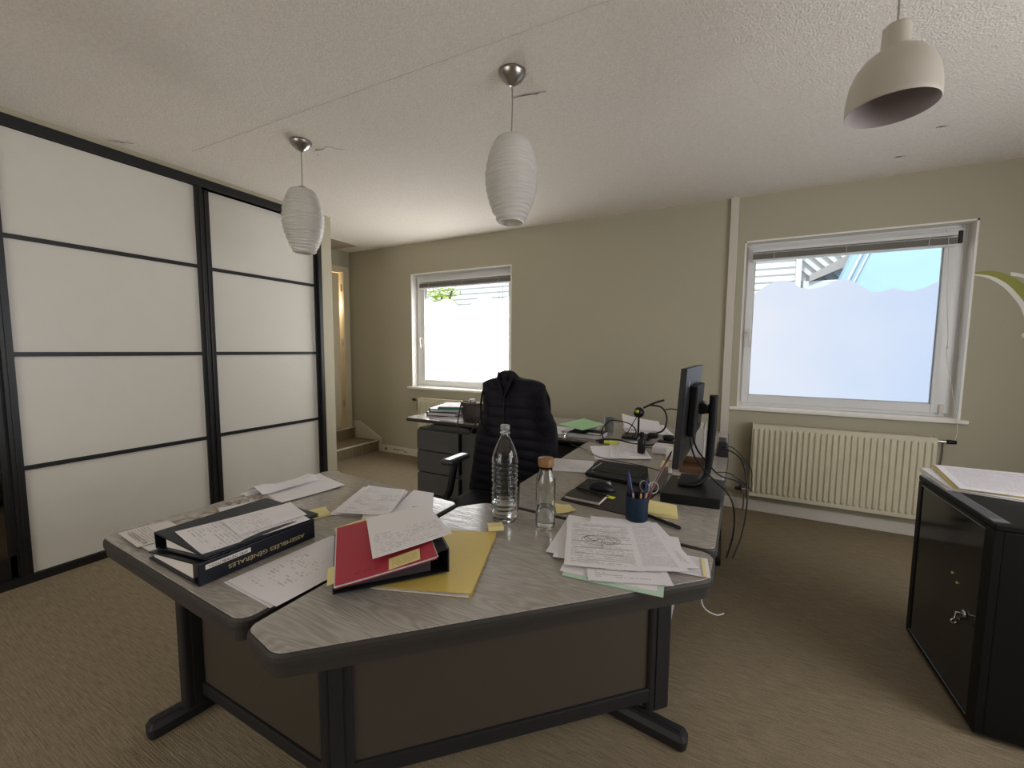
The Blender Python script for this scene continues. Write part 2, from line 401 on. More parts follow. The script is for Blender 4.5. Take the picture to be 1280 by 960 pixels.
# stepped baseboard climbing beside the stairs
b = MB()
b.prism([(-3.93,0),(-3.90,0),(-3.90,.17),(-4.28,.36),(-4.42,.36),(-4.42,.27),(-4.36,.27),(-4.36,.135),(-3.93,.135)], -.014, 0, Matrix(((1,0,0,0),(0,0,1,D),(0,1,0,0),(0,0,0,1))))
st('baseboard_stairs', b, M['white_trim'], bevel=.002)
# steps up to the door
step = empty('carpeted_steps', (-4.2, 3.35, 0), 'two low brown carpeted steps with pale nosings leading up to the cream door', 'steps')
b = MB(); b.box(XL, -3.96, 2.80, D, 0, .125); b.build('lower_step', M['carpet'], step, loc=(4.2,-3.35,0)) if False else None
def pbuild(mb, name, mat, par, bevel=0):
    """build in world coordinates, then parent"""
    o = mb.build(name, mat, None, bevel); o.parent = par
    o.matrix_parent_inverse = (Matrix.Translation(par.location) @ par.rotation_euler.to_matrix().to_4x4()).inverted()
    return o
def sub(mb, name, mat, par, bevel=0):
    """sub-part: parent is a mesh whose own parent is an empty; keep world coordinates"""
    o = mb.build(name, mat, None, bevel); o.parent = par
    if par.parent is not None:
        o.matrix_parent_inverse = Matrix.Identity(4)
    return o
pbuild(b, 'lower_step', M['carpet'], step)
b = MB(); b.box(XL+.001, -4.385, 2.80, D-.015, .125, .26); pbuild(b, 'upper_step', M['carpet'], step)
b = MB(); b.box(-3.985, -3.955, 2.80, D-.015, .125, .137); pbuild(b, 'nosing', M['white_trim'], step, .003)
b = MB(); b.box(XL+.001, -4.38, 2.80, D-.015, .26, .272); pbuild(b, 'nosing', M['white_trim'], step, .003)
# door frame + leaf a little open
d1 = empty('door_1', (XL, 3.4, .27), kind='structure')
b = MB(); b.box(XL-.102, XL+.02, 3.792, 3.875, .271, 2.36); b.box(XL-.102, XL+.02, 2.91, 2.986, .271, 2.36); b.box(XL-.102, XL+.02, 2.986, 3.792, 2.292, 2.36)
pbuild(b, 'door_frame', M['door'], d1, .004)
b = MB(); b.box(-.04, 0, -.78, -.016, 0, 2.005, Matrix.Translation((XL-.03, 3.775, .275)) @ Matrix.Rotation(R(-6), 4, 'Z')); pbuild(b, 'door_leaf', M['door'], d1, .002)
for z in (.55, 1.35, 2.05):
    b = MB(); b.tube([(XL-.012, 3.779, z), (XL-.012, 3.779, z+.09)], .008, 8); pbuild(b, 'hinge', M['nickel'], d1)
cl_ = bpy.data.lights.new('corridor_lamp','POINT'); cl_.energy = 12; cl_.color = (1,.80,.55); cl_.shadow_soft_size = .08
clo = bpy.data.objects.new('corridor_lamp', cl_); COL.objects.link(clo); clo.location = (-4.72, 3.70, 1.9)
# ceiling hatch, ceiling joint, cracks
b = MB(); b.box(XL, -3.985, 2.80, 3.665, H-.006, H-.001); hatch = st('trim_2', b, M['recess'])
b = MB(); b.box(XL, -3.985, 3.66, 3.675, H-.012, H-.001); b.box(-3.99, -3.975, 2.8, 3.675, H-.012, H-.001); b.build('edge_bead', M['white_trim'], hatch)
b = MB()
pts = [(-3.06+i*(2.75/60), 1.49+.06*i/60+random.uniform(-.003,.003)) for i in range(61)]
for (x0,y0),(x1,y1) in zip(pts, pts[1:]):
    w = random.uniform(.0003,.0012); b.add([(x0,y0-w,H-.001),(x1,y1-w,H-.001),(x1,y1+w,H-.003),(x0,y0+w,H-.003)], [(0,1,2,3)])
st('trim_3', b, M['roof_grey2'])
def crack(cx, cy, L_, a, w):
    b = MB(); m = Matrix.Translation((cx, cy, 0)) @ Matrix.Rotation(a, 4, 'Z')
    n = 10; top = []; bot = []
    for i in range(n+1):
        x = -L_/2+L_*i/n; y = random.uniform(-.003,.003); t = w*sin(pi*i/n)*random.uniform(.5,1)
        top.append(m @ Vector((x, y+t, H-.001))); bot.append(m @ Vector((x, y-t, H-.004)))
    b.add(top+bot, [(i, i+1, n+2+i, n+1+i) for i in range(n)]); return b
plaster = empty('ceiling_flaw', (-.905, 1.915, H-.002), 'dark lifted plaster crack in the ceiling just right of the middle pendant', 'crack')
pbuild(crack(-.905, 1.915, .17, R(10), .009), 'lifted_edge', M['modesty'], plaster)
for i, (cx, cy, l, a, w, lab) in enumerate(((-3.32,1.23,.13,R(40),.005,'thin lifted plaster tear in the ceiling close to the top of the sliding closet'), (.927,3.54,.06,R(10),.008,'small dark chip in the ceiling, the nearer one to the wide window'), (1.0,3.18,.05,R(0),.008,'small dark chip in the ceiling right below the bell lamp rim'))):
    o = crack(cx, cy, l, a, w*1.6).build('ceiling_flaw', M['dark_metal']); tag(o, lab, 'crack')
b = MB(); pat = []
for k in range(40):
    t = 2*pi*k/40; pat.append((-2.29+.10*cos(t)*(1+.18*sin(3*t)+.08*sin(7*t)), 1.885+.055*sin(t)*(1+.2*sin(5*t))))
b.prism(pat, H-.004, H-.001); tag(b.build('plaster_patch', M['ceiling']), 'roughly smoothed plaster patch in the ceiling beside the left pendant canopy', 'patch')
# conduit up the back wall
b = MB(); b.box(-.012, .048, D-.03, D, .088, H); o = b.build('cable_trunking', M['pipe'], bevel=.003); tag(o, 'pale vertical cable trunking running up the wall left of the wide window', 'trunking')

# ------------------------------------------------------------------ windows
def window(idx, W, gx0, gx1, gz0, gz1, film, wave, handle, blind):
    x0, x1, z0, z1 = W
    w = empty('window_%d' % idx, ((x0+x1)/2, D+.1, z0), kind='structure')
    yf, yg = D+.10, D+.16
    b = MB(); t = .012
    b.box(x0, x0+t, D-.002, yf, z0, z1); b.box(x1-t, x1, D-.002, yf, z0, z1); b.box(x0, x1, D-.002, yf, z1-t, z1); b.box(x0, x1, D, yf, z0-.001, z0+.006)
    pbuild(b, 'reveal', M['sill'], w)
    b = MB(); b.box(x0-.055, x1+.035, D-.032, D+.10, z0-.026, z0); pbuild(b, 'window_sill', M['sill'], w, .006)
    b = MB(); f = .045
    b.box(x0, x0+f, yf, yg, z0, z1); b.box(x1-f, x1, yf, yg, z0, z1); b.box(x0+f, x1-f, yf, yg, z0, z0+f); b.box(x0+f, x1-f, yf, yg, z1-f, z1)
    pbuild(b, 'window_frame', M['pvc'], w, .004)
    b = MB(); a = .012; X0, X1, Z0, Z1 = x0+.03, x1-.03, z0+.03, z1-.03; ys = yf-.018; ye = yf+.04
    b.box(X0, gx0, ys, ye, Z0, Z1); b.box(gx1, X1, ys, ye, Z0, Z1); b.box(gx0, gx1, ys, ye, Z0, gz0); b.box(gx0, gx1, ys, ye, gz1, Z1)
    sash = pbuild(b, 'window_sash', M['pvc'], w, .004)
    b = MB(); b.box(gx0-.01, gx1+.01, yf+.012, yf+.018, gz0-.01, gz1+.01); pbuild(b, 'pane', M['pane'], w)
    b = MB(); g = .006
    b.box(gx0, gx0+g, yf+.0, yf+.012, gz0, gz1); b.box(gx1-g, gx1, yf+.0, yf+.012, gz0, gz1); b.box(gx0, gx1, yf, yf+.012, gz0, gz0+g)
    pbuild(b, 'glazing_seal', M['grey_card'], w)
    pts = bez([(p[0], 0, p[1]) for p in wave], 8)
    vs = []; fs = []
    for p in pts: vs += [(p.x, yf+.010, gz0+.004), (p.x, yf+.010, p.z)]
    for i in range(len(pts)-1): fs.append((2*i, 2*i+2, 2*i+3, 2*i+1))
    b = MB(); b.add(vs, fs); k = len(vs)
    b2 = MB(); b2.add(vs+[(v[0], v[1]-.0012, v[2]) for v in vs], [tuple(reversed(f)) for f in fs]+[tuple(q+k for q in f) for f in fs]+[(2*i+1, 2*i+3, 2*i+3+k, 2*i+1+k) for i in range(len(pts)-1)])
    o = pbuild(b2, 'frosted_film', film, w); 
    # handle
    hx, hz = handle; b = MB(); b.box(hx-.014, hx+.014, ys-.008, ys, hz-.035, hz+.035)
    b.tube([(hx, ys-.008, hz), (hx, ys-.035, hz), (hx+.004, ys-.04, hz-.02), (hx+.018, ys-.04, hz-.12)], .009, 8); pbuild(b, 'window_handle', M['white_trim'], w)
    return w
w1 = window(1, W1, -3.25, -2.105, .945, 2.075, M['film_l'],
    [(-3.25,1.925),(-3.2,1.91),(-3.087,1.87),(-2.98,1.905),(-2.87,1.89),(-2.80,1.83),(-2.70,1.81),(-2.61,1.823),(-2.52,1.88),(-2.434,1.92),(-2.36,1.905),(-2.30,1.87),(-2.2,1.87),(-2.105,1.90)], (-3.30,1.45), None)
w2 = window(2, W2, .185, 1.325, .955, 2.085, M['film_r'],
    [(.185,1.79),(.27,1.86),(.366,1.895),(.44,1.88),(.507,1.83),(.57,1.815),(.66,1.83),(.72,1.865),(.79,1.875),(.86,1.84),(.93,1.785),(1.0,1.77),(1.08,1.79),(1.16,1.765),(1.24,1.785),(1.325,1.83)], (.158,1.475), None)
# raised venetian blinds: each hangs in its window niche
def blind(x0, x1, z, lab, n, left_dark):
    bl = empty('venetian_blind', ((x0+x1)/2, D+.06, z), lab, 'blind', None)
    b = MB(); b.box(x0, x1, D+.035, D+.072, z+.06, z+.085); pbuild(b, 'head_rail', M['pvc'], bl, .002)
    b = MB()
    for i in range(n):
        zz = z+.004+i*.0048; b.box(x0+.002, x1-.002, D+.032, D+.078, zz, zz+.0025)
    pbuild(b, 'slat_stack', M['slat'], bl)
    b = MB(); b.box(x0, x1, D+.034, D+.076, z-.012, z+.002); pbuild(b, 'bottom_rail', M['pvc'], bl, .002)
    for k, fx in enumerate((.12, .5, .88)):
        x = x0+(x1-x0)*fx; b = MB(); b.tube([(x, D+.031, z-.012), (x, D+.031, z+.062)], .002, 6); pbuild(b, 'ladder_cord', M['paper_warm'], bl)
    return bl
bl1 = blind(-3.29, -2.06, 2.045, 'raised slatted blind bunched above the small far window', 9, True)
bl2 = blind(.165, 1.368, 2.06, 'raised slatted blind bunched above the wide right window', 9, False)
b = MB(); x = 1.32
b.tube(bez([(x, D+.03, 2.11), (x+.02, D+.03, 1.7), (x+.045, D+.03, 1.42), (x+.045, D+.03, 1.30), (x+.09, D-.035, .95), (x+.11, D-.04, .80), (x+.10,D-.04,.70)], 6), .0022, 6)
b.lathe([(0.001,-.012),(.006,-.006),(.006,.006),(.001,.012)], (x+.045, D+.03, 1.36), 8)
pbuild(b, 'pull_cord', M['paper_warm'], bl2)
b = MB(); b.tube(bez([(-2.19, D+.03, 2.1), (-2.195, D+.03, 1.6), (-2.21, D+.03, 1.0)], 6), .002, 6); b.tube(bez([(-2.15, D+.03, 2.1), (-2.15, D+.03, 1.7), (-2.19, D+.03, 1.3), (-2.18, D+.03, 1.0)], 6), .002, 6)
pbuild(b, 'pull_cord', M['grey_card'], bl1)
# worn latch on the top right of the wide window
b = MB(); b.box(1.385, 1.405, D+.066, D+.082, 2.07, 2.155); pbuild(b, 'hinge', M['dark_metal'], w2, .003)
b = MB(); b.box(1.365, 1.388, D+.066, D+.082, .885, .955); pbuild(b, 'hinge', M['white_trim'], w2, .003)
# fill light added as a glowing window in the right-hand wall, out of view
fill_w3 = empty('window_3', (XR, 1.3, .75), kind='structure')
b = MB()
for (a, c, z0, z1) in ((FILL_W3[0], FILL_W3[0]+.06, FILL_W3[2], FILL_W3[3]), (FILL_W3[1]-.06, FILL_W3[1], FILL_W3[2], FILL_W3[3]), (1.32, 1.38, FILL_W3[2], FILL_W3[3]), (FILL_W3[0], FILL_W3[1], FILL_W3[2], FILL_W3[2]+.06), (FILL_W3[0], FILL_W3[1], FILL_W3[3]-.06, FILL_W3[3])):
    b.box(XR+.02, XR+.07, a, c, z0, z1)
pbuild(b, 'window_frame', M['pvc'], fill_w3, .003)
b = MB(); b.box(XR+.04, XR+.046, FILL_W3[0]+.05, FILL_W3[1]-.05, FILL_W3[2]+.05, FILL_W3[3]-.05); pbuild(b, 'glowing_fill_pane', M['fill_film_s'], fill_w3)
b = MB(); b.box(XR-.04, XR+.02, FILL_W3[0]-.03, FILL_W3[1]+.03, FILL_W3[2]-.03, FILL_W3[2]); pbuild(b, 'window_sill', M['sill'], fill_w3, .004)

# second glowing window, added behind the camera to brighten the room
fill_w4 = empty('window_4', (-1.95, YB, .5), kind='structure')
b = MB()
for (a, c, z0, z1) in ((FILL_W4[0], FILL_W4[0]+.06, FILL_W4[2], FILL_W4[3]), (FILL_W4[1]-.06, FILL_W4[1], FILL_W4[2], FILL_W4[3]), (-1.98, -1.92, FILL_W4[2], FILL_W4[3]), (FILL_W4[0], FILL_W4[1], FILL_W4[2], FILL_W4[2]+.06), (FILL_W4[0], FILL_W4[1], FILL_W4[3]-.06, FILL_W4[3])):
    b.box(a, c, YB-.07, YB-.02, z0, z1)
pbuild(b, 'window_frame', M['pvc'], fill_w4, .003)
b = MB(); b.box(FILL_W4[0]+.05, FILL_W4[1]-.05, YB-.046, YB-.04, FILL_W4[2]+.05, FILL_W4[3]-.05); pbuild(b, 'glowing_fill_pane', M['fill_film_b'], fill_w4)

# ------------------------------------------------------------------ outside
b = MB(); b.box(-14, 12, D+.3, 22, -.3, -.05); st('ground', b, M['ground'])
def siding(x0, x1, y, z0, z1, pitch, lab, d=.03):
    o = empty('siding_building', ((x0+x1)/2, y, 0), lab, 'building')
    b = MB(); b.box(x0, x1, y+.05, y+.3, -.05, z1); pbuild(b, 'wall', M['siding'], o)
    b = MB(); z = z0
    while z < z1-.02:
        b.prism([(0,0),(-d,.02),(-.006,pitch*.9),(0,pitch)], x0, x1, Matrix(((0,0,1,0),(1,0,0,y+.05),(0,1,0,z),(0,0,0,1)))); z += pitch
    pbuild(b, 'cladding', M['siding'], o); return o
ba = siding(-10.5, -3.9, 8.0, 2.0, 4.6, .115, 'white horizontally clad building seen over the frosting of the small window')
bb_ = siding(-2.4, .93, 8.0, 2.0, 4.6, .11, 'white horizontally clad building wall at the left of the wide window')
b = MB(); b.box(.932, 1.0, 7.9, 8.3, -.05, 4.6); pbuild(b, 'corner_trim', M['siding'], bb_)
gb = empty('gable_building', (1.3, 8.4, 0), 'white building gable with slanted cladding beyond the middle of the wide window top', 'building')
b = MB(); b.box(1.01, 1.7, 8.4, 8.7, -.05, 4.6); pbuild(b, 'wall', M['siding'], gb)
b = MB()
for i in range(16):
    m = Matrix.Translation((.75+.17*i-.9, 8.36, 2.0)) @ Matrix.Rotation(R(-45), 4, 'Y')
    b.box(0, .035, -.02, .03, 0, 2.6, m)
pbuild(b, 'slanted_cladding', M['siding'], gb)
b = MB(); b.prism([(1.12,2.42),(1.85,2.75),(1.85,2.95),(1.12,2.52)], 8.0, 8.34, Matrix(((1,0,0,0),(0,0,1,0),(0,1,0,0),(0,0,0,1)))); pbuild(b, 'eaves', M['roof_grey'], gb)
b = MB(); b.box(1.05, 1.7, 8.05, 8.3, 2.2, 2.44); pbuild(b, 'gutter', M['siding'], gb, .02)
bw = empty('blue_building', (3.2, 7.6, 0), 'pale blue panelled building at the right of the wide window top', 'building')
b = MB(); b.prism([(1.5,-.05),(4.6,-.05),(4.6,4.6),(2.25,4.6),(1.42,2.3)], 7.6, 7.9, Matrix(((1,0,0,0),(0,0,1,0),(0,1,0,0),(0,0,0,1)))); pbuild(b, 'wall', M['blue_wall'], bw)
b = MB(); b.tube([(1.50,7.57,2.3),(2.33,7.57,4.6)], .018, 6); b.tube([(1.58,7.57,2.3),(2.41,7.57,4.6)], .012, 6); pbuild(b, 'corner_strip', M['siding'], bw)
# leafy tree left of the far window
tr = empty('tree', (-5.35, 7.0, 0), 'sunlit yellow green tree crown in the top left corner of the small window', 'tree')
b = MB(); b.tube([(-5.35,7,-.1),(-5.33,7,1.5),(-5.25,7,2.4)], [.07,.05,.02], 8); b.tube([(-5.33,7,1.5),(-5.0,7,2.5)], .02, 6); pbuild(b, 'trunk', M['bark'], tr)
b = MB(); rn = random.Random(3)
for i in range(520):
    u = rn.gauss(0,.5); cx, cy, cz = -5.27+u*.42, 7+rn.gauss(0,.18), 2.42+rn.gauss(0,.22)-abs(u)*.12
    m = Matrix.Translation((cx,cy,cz)) @ Matrix.Rotation(rn.uniform(0,6.28),4,'Z') @ Matrix.Rotation(rn.uniform(-1.2,1.2),4,'X')
    s = rn.uniform(.03,.055); b.add([m @ Vector(p) for p in ((-s,0,0),(0,-s*.45,.003),(s,0,0),(0,s*.45,.003))], [(0,1,2,3)])
pbuild(b, 'foliage', M['leaf'], tr)

# ------------------------------------------------------------------ closet with sliding doors
cl = empty('sliding_closet', (CL, 1.7, 0), 'tall built-in closet with black framed white panel sliding doors along the left wall', 'closet')
b = MB(); b.box(CL-.6, CL-.002, YB, 2.675, 2.465, 2.527); b.box(CL-.07, CL+.004, YB, 2.675, 2.465, 2.527); pbuild(b, 'top_track', M['black_frame'], cl, .002)
b = MB(); b.box(CL-.6, CL+.0, YB, 2.675, 2.527, H); pbuild(b, 'filler_strip', M['wall'], cl)
b = MB(); b.box(CL-.07, CL+.004, YB, 2.675, 0, .046); pbuild(b, 'bottom_track', M['black_frame'], cl, .002)
b = MB(); b.box(CL-.62, CL-.58, YB, 2.675, 0, 2.465); pbuild(b, 'back_board', M['black_matte'], cl)
b = MB(); b.box(CL-.07, CL+.003, 2.64, 2.675, .046, 2.465); pbuild(b, 'side_jamb', M['black_frame'], cl, .002)
def cdoor(y0, y1, x, sl, sr, glass=False):
    b = MB(); w = .03
    b.box(x-.03, x, y0, y0+sl, .046, 2.465); b.box(x-.03, x, y1-sr, y1, .046, 2.465)
    b.box(x-.004, x+.006, y0+sl*.35, y0+sl*.5, .05, 2.46); b.box(x-.004, x+.006, y1-sr*.5, y1-sr*.35, .05, 2.46)
    if glass:
        b.box(x-.03, x, y0, y1, .046, .17)
    else:
        b.box(x-.03, x, y0, y1, .046, .05)
    d = pbuild(b, 'sliding_door', M['black_frame'], cl, .0015)
    b = MB(); b.box(x-.022, x-.012, y0+.01, y1-.01, .05, 2.462)
    p = MB(); p.v, p.f, p.sm = b.v, b.f, b.sm
    o = p.build('door_panel', M['mirror'] if glass else M['panel']); o.parent = d
    for z in (.649, 1.2746, 1.9005):
        b = MB(); b.box(x-.014, x-.003, y0+.01, y1-.01, z-.0125, z+.0125)
        o = b.build('glazing_bar', M['black_frame']); o.parent = d
    return d
cdoor(.70, 1.695, CL, .045, .048)
cdoor(1.705, 2.64, CL-.034, .052, .02)
cdoor(-.30, .72, CL-.034, .05, .05, True)
cdoor(-1.3, -.28, CL, .05, .05)

# ------------------------------------------------------------------ radiators
def radiator(x0, x1, z0, z1, lab, valves):
    r = empty('panel_radiator', ((x0+x1)/2, D-.1, z0), lab, 'radiator')
    yf = D-.105
    b = MB(); n = int((x1-x0)/.0355); w = (x1-x0)/n; prof = []
    for i in range(n):
        a = x0+i*w; prof += [(a, 0), (a+w*.22, 0), (a+w*.36, .012), (a+w*.66, .012), (a+w*.8, 0)]
    prof.append((x1, 0)); vs = []; zz = [(z0,0),(z0+.028,0),(z0+.045,1),(z1-.045,1),(z1-.028,0),(z1,0)]
    for z, k in zz: vs += [(px, yf-py*k, z) for px, py in prof]
    m_ = len(prof); fs = [(i*m_+j, i*m_+j+1, (i+1)*m_+j+1, (i+1)*m_+j) for i in range(len(zz)-1) for j in range(m_-1)]
    b.add(vs, fs, False); b.box(x0, x1, yf+.002, yf+.012, z0, z1); pbuild(b, 'front_panel', M['rad'], r)
    for sx in (x0, x1-.004):
        b = MB(); b.box(sx, sx+.004, yf+.012, D-.03, z0+.005, z1); pbuild(b, 'side_panel', M['rad'], r)
    for sx in (x0+.12, x1-.15):
        b = MB(); b.box(sx, sx+.03, D-.032, D-.0005, z1-.12, z1-.03); pbuild(b, 'wall_bracket', M['rad'], r)
    b = MB()
    for k in range(int((x1-x0)/.02)): b.box(x0+.004+k*.02, x0+.016+k*.02, yf+.01, D-.03, z1-.004, z1+.001)
    b.box(x0, x1, yf+.0, yf+.012, z1-.002, z1+.002); b.box(x0, x1, D-.038, D-.03, z0, z1); pbuild(b, 'top_grille', M['rad'], r)
    for (vx, dx, vz) in valves:
        b = MB(); s = 1 if dx > 0 else -1
        b.tube([(vx, yf+.03, vz), (vx+s*.05, yf+.03, vz)], .008, 8)
        b.tube([(vx+s*.035, yf+.03, vz+.012), (vx+s*.035, yf+.035, vz-.12), (vx+s*.036, D-.05, vz-.18), (vx+s*.036, D-.05, .001)], .007, 8)
        v = pbuild(b, 'valve', M['chrome'], r)
        b = MB(); b.lathe([(.001,0),(.013,.002),(.016,.01),(.014,.05),(.001,.055)], (0,0,0), 14, Matrix.Translation((vx+s*.05, yf+.03, vz)) @ Matrix.Rotation(R(90)*s, 4, 'Y'))
        o = b.build('valve_knob', M['black_plastic']); o.parent = v
    return r
radiator(.222, 1.316, .152, .742, 'cream ribbed panel radiator under the wide right window', [(1.316, 1, .715), (.222,-1,.19)])
radiator(-3.215, -2.1, .152, .742, 'cream ribbed panel radiator under the small far window, mostly hidden by the desk', [(-3.215,-1,.715)])

# ------------------------------------------------------------------ wall decal
dc = empty('wall_decal', (1.8, D, 1.6), 'olive green and white curved vinyl decal on the wall right of the wide window', 'wall decal')
def band(pts_o, pts_i, mat, name, yo):
    a = bez([(p[0],0,p[1]) for p in pts_o], 6); c = bez([(p[0],0,p[1]) for p in pts_i], 6); n = min(len(a), len(c))
    vs = [(p.x, D-yo, p.z) for p in a[:n]]+[(p.x, D-yo, p.z) for p in c[:n]]
    vs += [(v[0], D, v[2]) for v in vs]
    fs = [(i, i+n, i+n+1, i+1) for i in range(n-1)]+[(2*n+i, i, i+1, 2*n+i+1) for i in range(n-1)]+[(i+n, 3*n+i, 3*n+i+1, i+n+1) for i in range(n-1)]
    b = MB(); b.add(vs, fs); pbuild(b, name, mat, dc)
band([(1.453,1.858),(1.53,1.862),(1.60,1.835),(1.66,1.79),(1.74,1.70),(1.80,1.58)], [(1.453,1.846),(1.53,1.828),(1.60,1.78),(1.65,1.72),(1.70,1.64),(1.74,1.54)], M['decal_green'], 'green_arc', .0012)
band([(1.453,1.846),(1.53,1.828),(1.60,1.78),(1.65,1.72),(1.70,1.64),(1.74,1.54)], [(1.453,1.838),(1.52,1.813),(1.585,1.76),(1.632,1.70),(1.68,1.62),(1.71,1.53)], M['decal_white'], 'white_arc', .0014)
band([(1.62,1.845),(1.66,1.835),(1.74,1.80),(1.80,1.76)], [(1.622,1.822),(1.66,1.812),(1.72,1.78),(1.79,1.73)], M['decal_white'], 'white_stroke', .0016)
b = MB(); b.lathe([(0.001,-.001),(.02,-.001),(.02,.001),(.001,.001)], (0,0,0), 20, Matrix.Translation((1.72, D-.001, 1.435)) @ Matrix.Rotation(R(90),4,'X')); pbuild(b, 'white_dot', M['decal_white'], dc)

# ------------------------------------------------------------------ pendant lamps
def ribbed_pendant(x, y, lab, seed):
    rn = random.Random(seed)
    p = empty('pendant_lamp', (x, y, H), lab, 'pendant lamp', 'ribbed white pendant lamps')
    b = MB(); b.lathe([(.001,-.058),(.012,-.057),(.022,-.05),(.045,-.032),(.060,-.012),(.062,-.001),(.001,-.001)], (x,y,H), 32); pbuild(b, 'canopy', M['nickel'], p)
    b = MB(); b.tube(bez([(x, y, H-.055), (x+.002, y, 2.42), (x-.001, y, 2.31), (x-.006,y,2.295), (x,y,2.285)], 6), .0028, 8); pbuild(b, 'cord', M['nickel'], p)
    b = MB(); b.lathe([(.001,2.298),(.018,2.296),(.026,2.288),(.030,2.276),(.001,2.276)], (x,y,0), 24); pbuild(b, 'cap', M['nickel'], p)
    zs = [(2.283,.028),(2.280,.052),(2.272,.070),(2.255,.080),(2.22,.094),(2.17,.108),(2.12,.1155),(2.07,.115),(2.02,.106),(1.97,.090),(1.93,.073),(1.912,.064),(1.903,.060)]
    def rad(z):
        for (za, ra), (zb, rb) in zip(zs, zs[1:]):
            if zb <= z <= za: return ra+(rb-ra)*(za-z)/(za-zb)
        return zs[-1][1]
    n = 56; ribs = 120; rings = []
    ph = [rn.uniform(0,6.28) for _ in range(40)]
    for i in range(ribs+1):
        z = 2.283-(2.283-1.903)*i/ribs; r0 = rad(z); rr = []
        for k in range(n):
            t = 2*pi*k/n; amp = .0040*min(1, max(0,(2.262-z)/.03))
            q = z*430+2.2*sin(t+ph[0])+1.4*sin(2*t+ph[1]+z*9)+2.5*sin(z*31)
            r = r0+amp*(sin(q)+.45*sin(q*.41+3*t))
            rr.append(Vector((x+r*cos(t), y+r*sin(t), z+.004*sin(t+ph[2]))))
        rings.append(rr)
    inner = [[Vector((x+(rad(z)-.005)*cos(2*pi*k/n), y+(rad(z)-.005)*sin(2*pi*k/n), z)) for k in range(n)] for z in [1.903+(2.275-1.903)*j/12 for j in range(13)]]
    b = MB(); b.loops(rings+inner, True, True, False); pbuild(b, 'lamp_shade', M['shade'], p)
    b = MB(); b.tube([(x,y,2.275),(x,y,2.19)], .02, 16); b.lathe([(.001,2.08),(.018,2.088),(.03,2.11),(.03,2.14),(.014,2.18),(.014,2.19)], (x,y,0), 20); pbuild(b, 'bulb', M['white_trim'], p)
ribbed_pendant(-2.328, 1.717, 'white ribbed glass pendant hanging in front of the sliding closet', 1)
ribbed_pendant(-.905, 1.734, 'white ribbed glass pendant hanging over the middle desks, larger in view', 2)
px, py = .426, 1.75
p = empty('bell_pendant_lamp', (px, py, H), 'warm white bell shaped metal pendant with grey inside at the top right', 'pendant lamp')
b = MB(); b.lathe([(.001,-.03),(.04,-.028),(.05,-.01),(.05,-.001),(.001,-.001)], (px,py,H), 24); pbuild(b, 'canopy', M['lamp_grey'], p)
b = MB(); b.tube([(px,py,H-.03),(px+.001,py,2.315)], .003, 8); pbuild(b, 'cord', M['nickel'], p)
b = MB(); prof = [(.004,2.326),(.030,2.325),(.0345,2.320),(.0345,2.315),(.036,2.262),(.040,2.252),(.058,2.242),(.078,2.226),(.096,2.200),(.108,2.168),(.114,2.130),(.1155,2.095),(.1155,2.082),(.113,2.079)]
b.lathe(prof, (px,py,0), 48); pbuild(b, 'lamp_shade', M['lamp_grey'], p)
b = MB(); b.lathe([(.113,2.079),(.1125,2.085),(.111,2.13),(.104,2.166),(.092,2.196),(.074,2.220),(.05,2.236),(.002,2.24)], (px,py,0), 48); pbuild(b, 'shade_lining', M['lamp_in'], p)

# ------------------------------------------------------------------ desks
ZT = .73
def desktop(par, poly, rad, wood, thin=False):
    rp = rpoly(poly, rad)
    b = MB(); prof = [(-.010,.702),(-.002,.703),(0,.712),(-.001,.722),(-.006,.7285)] if thin else [(-.014,.676),(-.006,.676),(-.006,.698),(0,.702),(.001,.712),(0,.722),(-.004,.727),(-.010,.7285)]
    b.loops([ring(rp, o, z) for o, z in prof], False); pbuild(b, 'edge_band', M['edge'], par)
    b = MB(); b.loops([ring(rp, -.006, .715), ring(rp, -.006, .7292), ring(rp, -.0066, ZT)], False); pbuild(b, 'desktop', wood, par)
def leg_post(par, x, y, rz, name='leg', h=.678):
    b = MB(); m = T(x, y, 0, rz)
    rp = rpoly([(-.045,-.022),(.045,-.022),(.045,.022),(-.045,.022)], .012, 3)
    b.loops([ring(rp, 0, .05, m), ring(rp, 0, h, m)], False)
    b.box(-.018, .018, -.026, .026, .06, h-.01, m)
    return pbuild(b, name, M['dark_metal'], par)
def foot(par, p0, p1):
    b = MB(); a = Vector(p0); c = Vector(p1); d = (c-a); l = d.length; m = T(a.x, a.y, 0, math.atan2(d.y, d.x))
    rp = rpoly([(0,-.032),(l,-.032),(l,.032),(0,.032)], .02, 4)
    b.loops([ring(rp, -.004, .0, m), ring(rp, 0, .006, m), ring(rp, 0, .034, m), ring(rp, -.010, .050, m), ring(rp, -.022, .054, m)], False)
    return pbuild(b, 'foot', M['dark_metal'], par)

dl = empty('desk', (-1.3, .9, 0), 'left desk wing with the navy binder on it and a T shaped steel leg', 'desk')
desktop(dl, [(-1.712,.512),(-.900,.478),(-.887,1.283),(-1.69,1.348)], [.05,.04,.03,.05], M['wood'])
leg_post(dl, -1.64, .72, R(90)); foot(dl, (-1.68,.585), (-1.60,1.15))
b = MB(); b.box(-1.62, -.95, .735, .753, .12, .672); pbuild(b, 'modesty_panel', M['modesty'], dl)
b = MB(); b.box(-1.62, -.95, .725, .763, .075, .12); pbuild(b, 'cross_rail', M['dark_metal'], dl, .004)
dm = empty('desk', (-.45, 1.0, 0), 'five sided corner desk with angled front, carrying the red folder and the bottles', 'desk')
desktop(dm, [(-.878,.474),(-.748,.452),(-.004,1.15),(.003,1.308),(-.655,1.338),(-.80,1.338),(-.872,1.25)], [.03,.05,.06,.045,.004,.05,.03], M['wood45'])
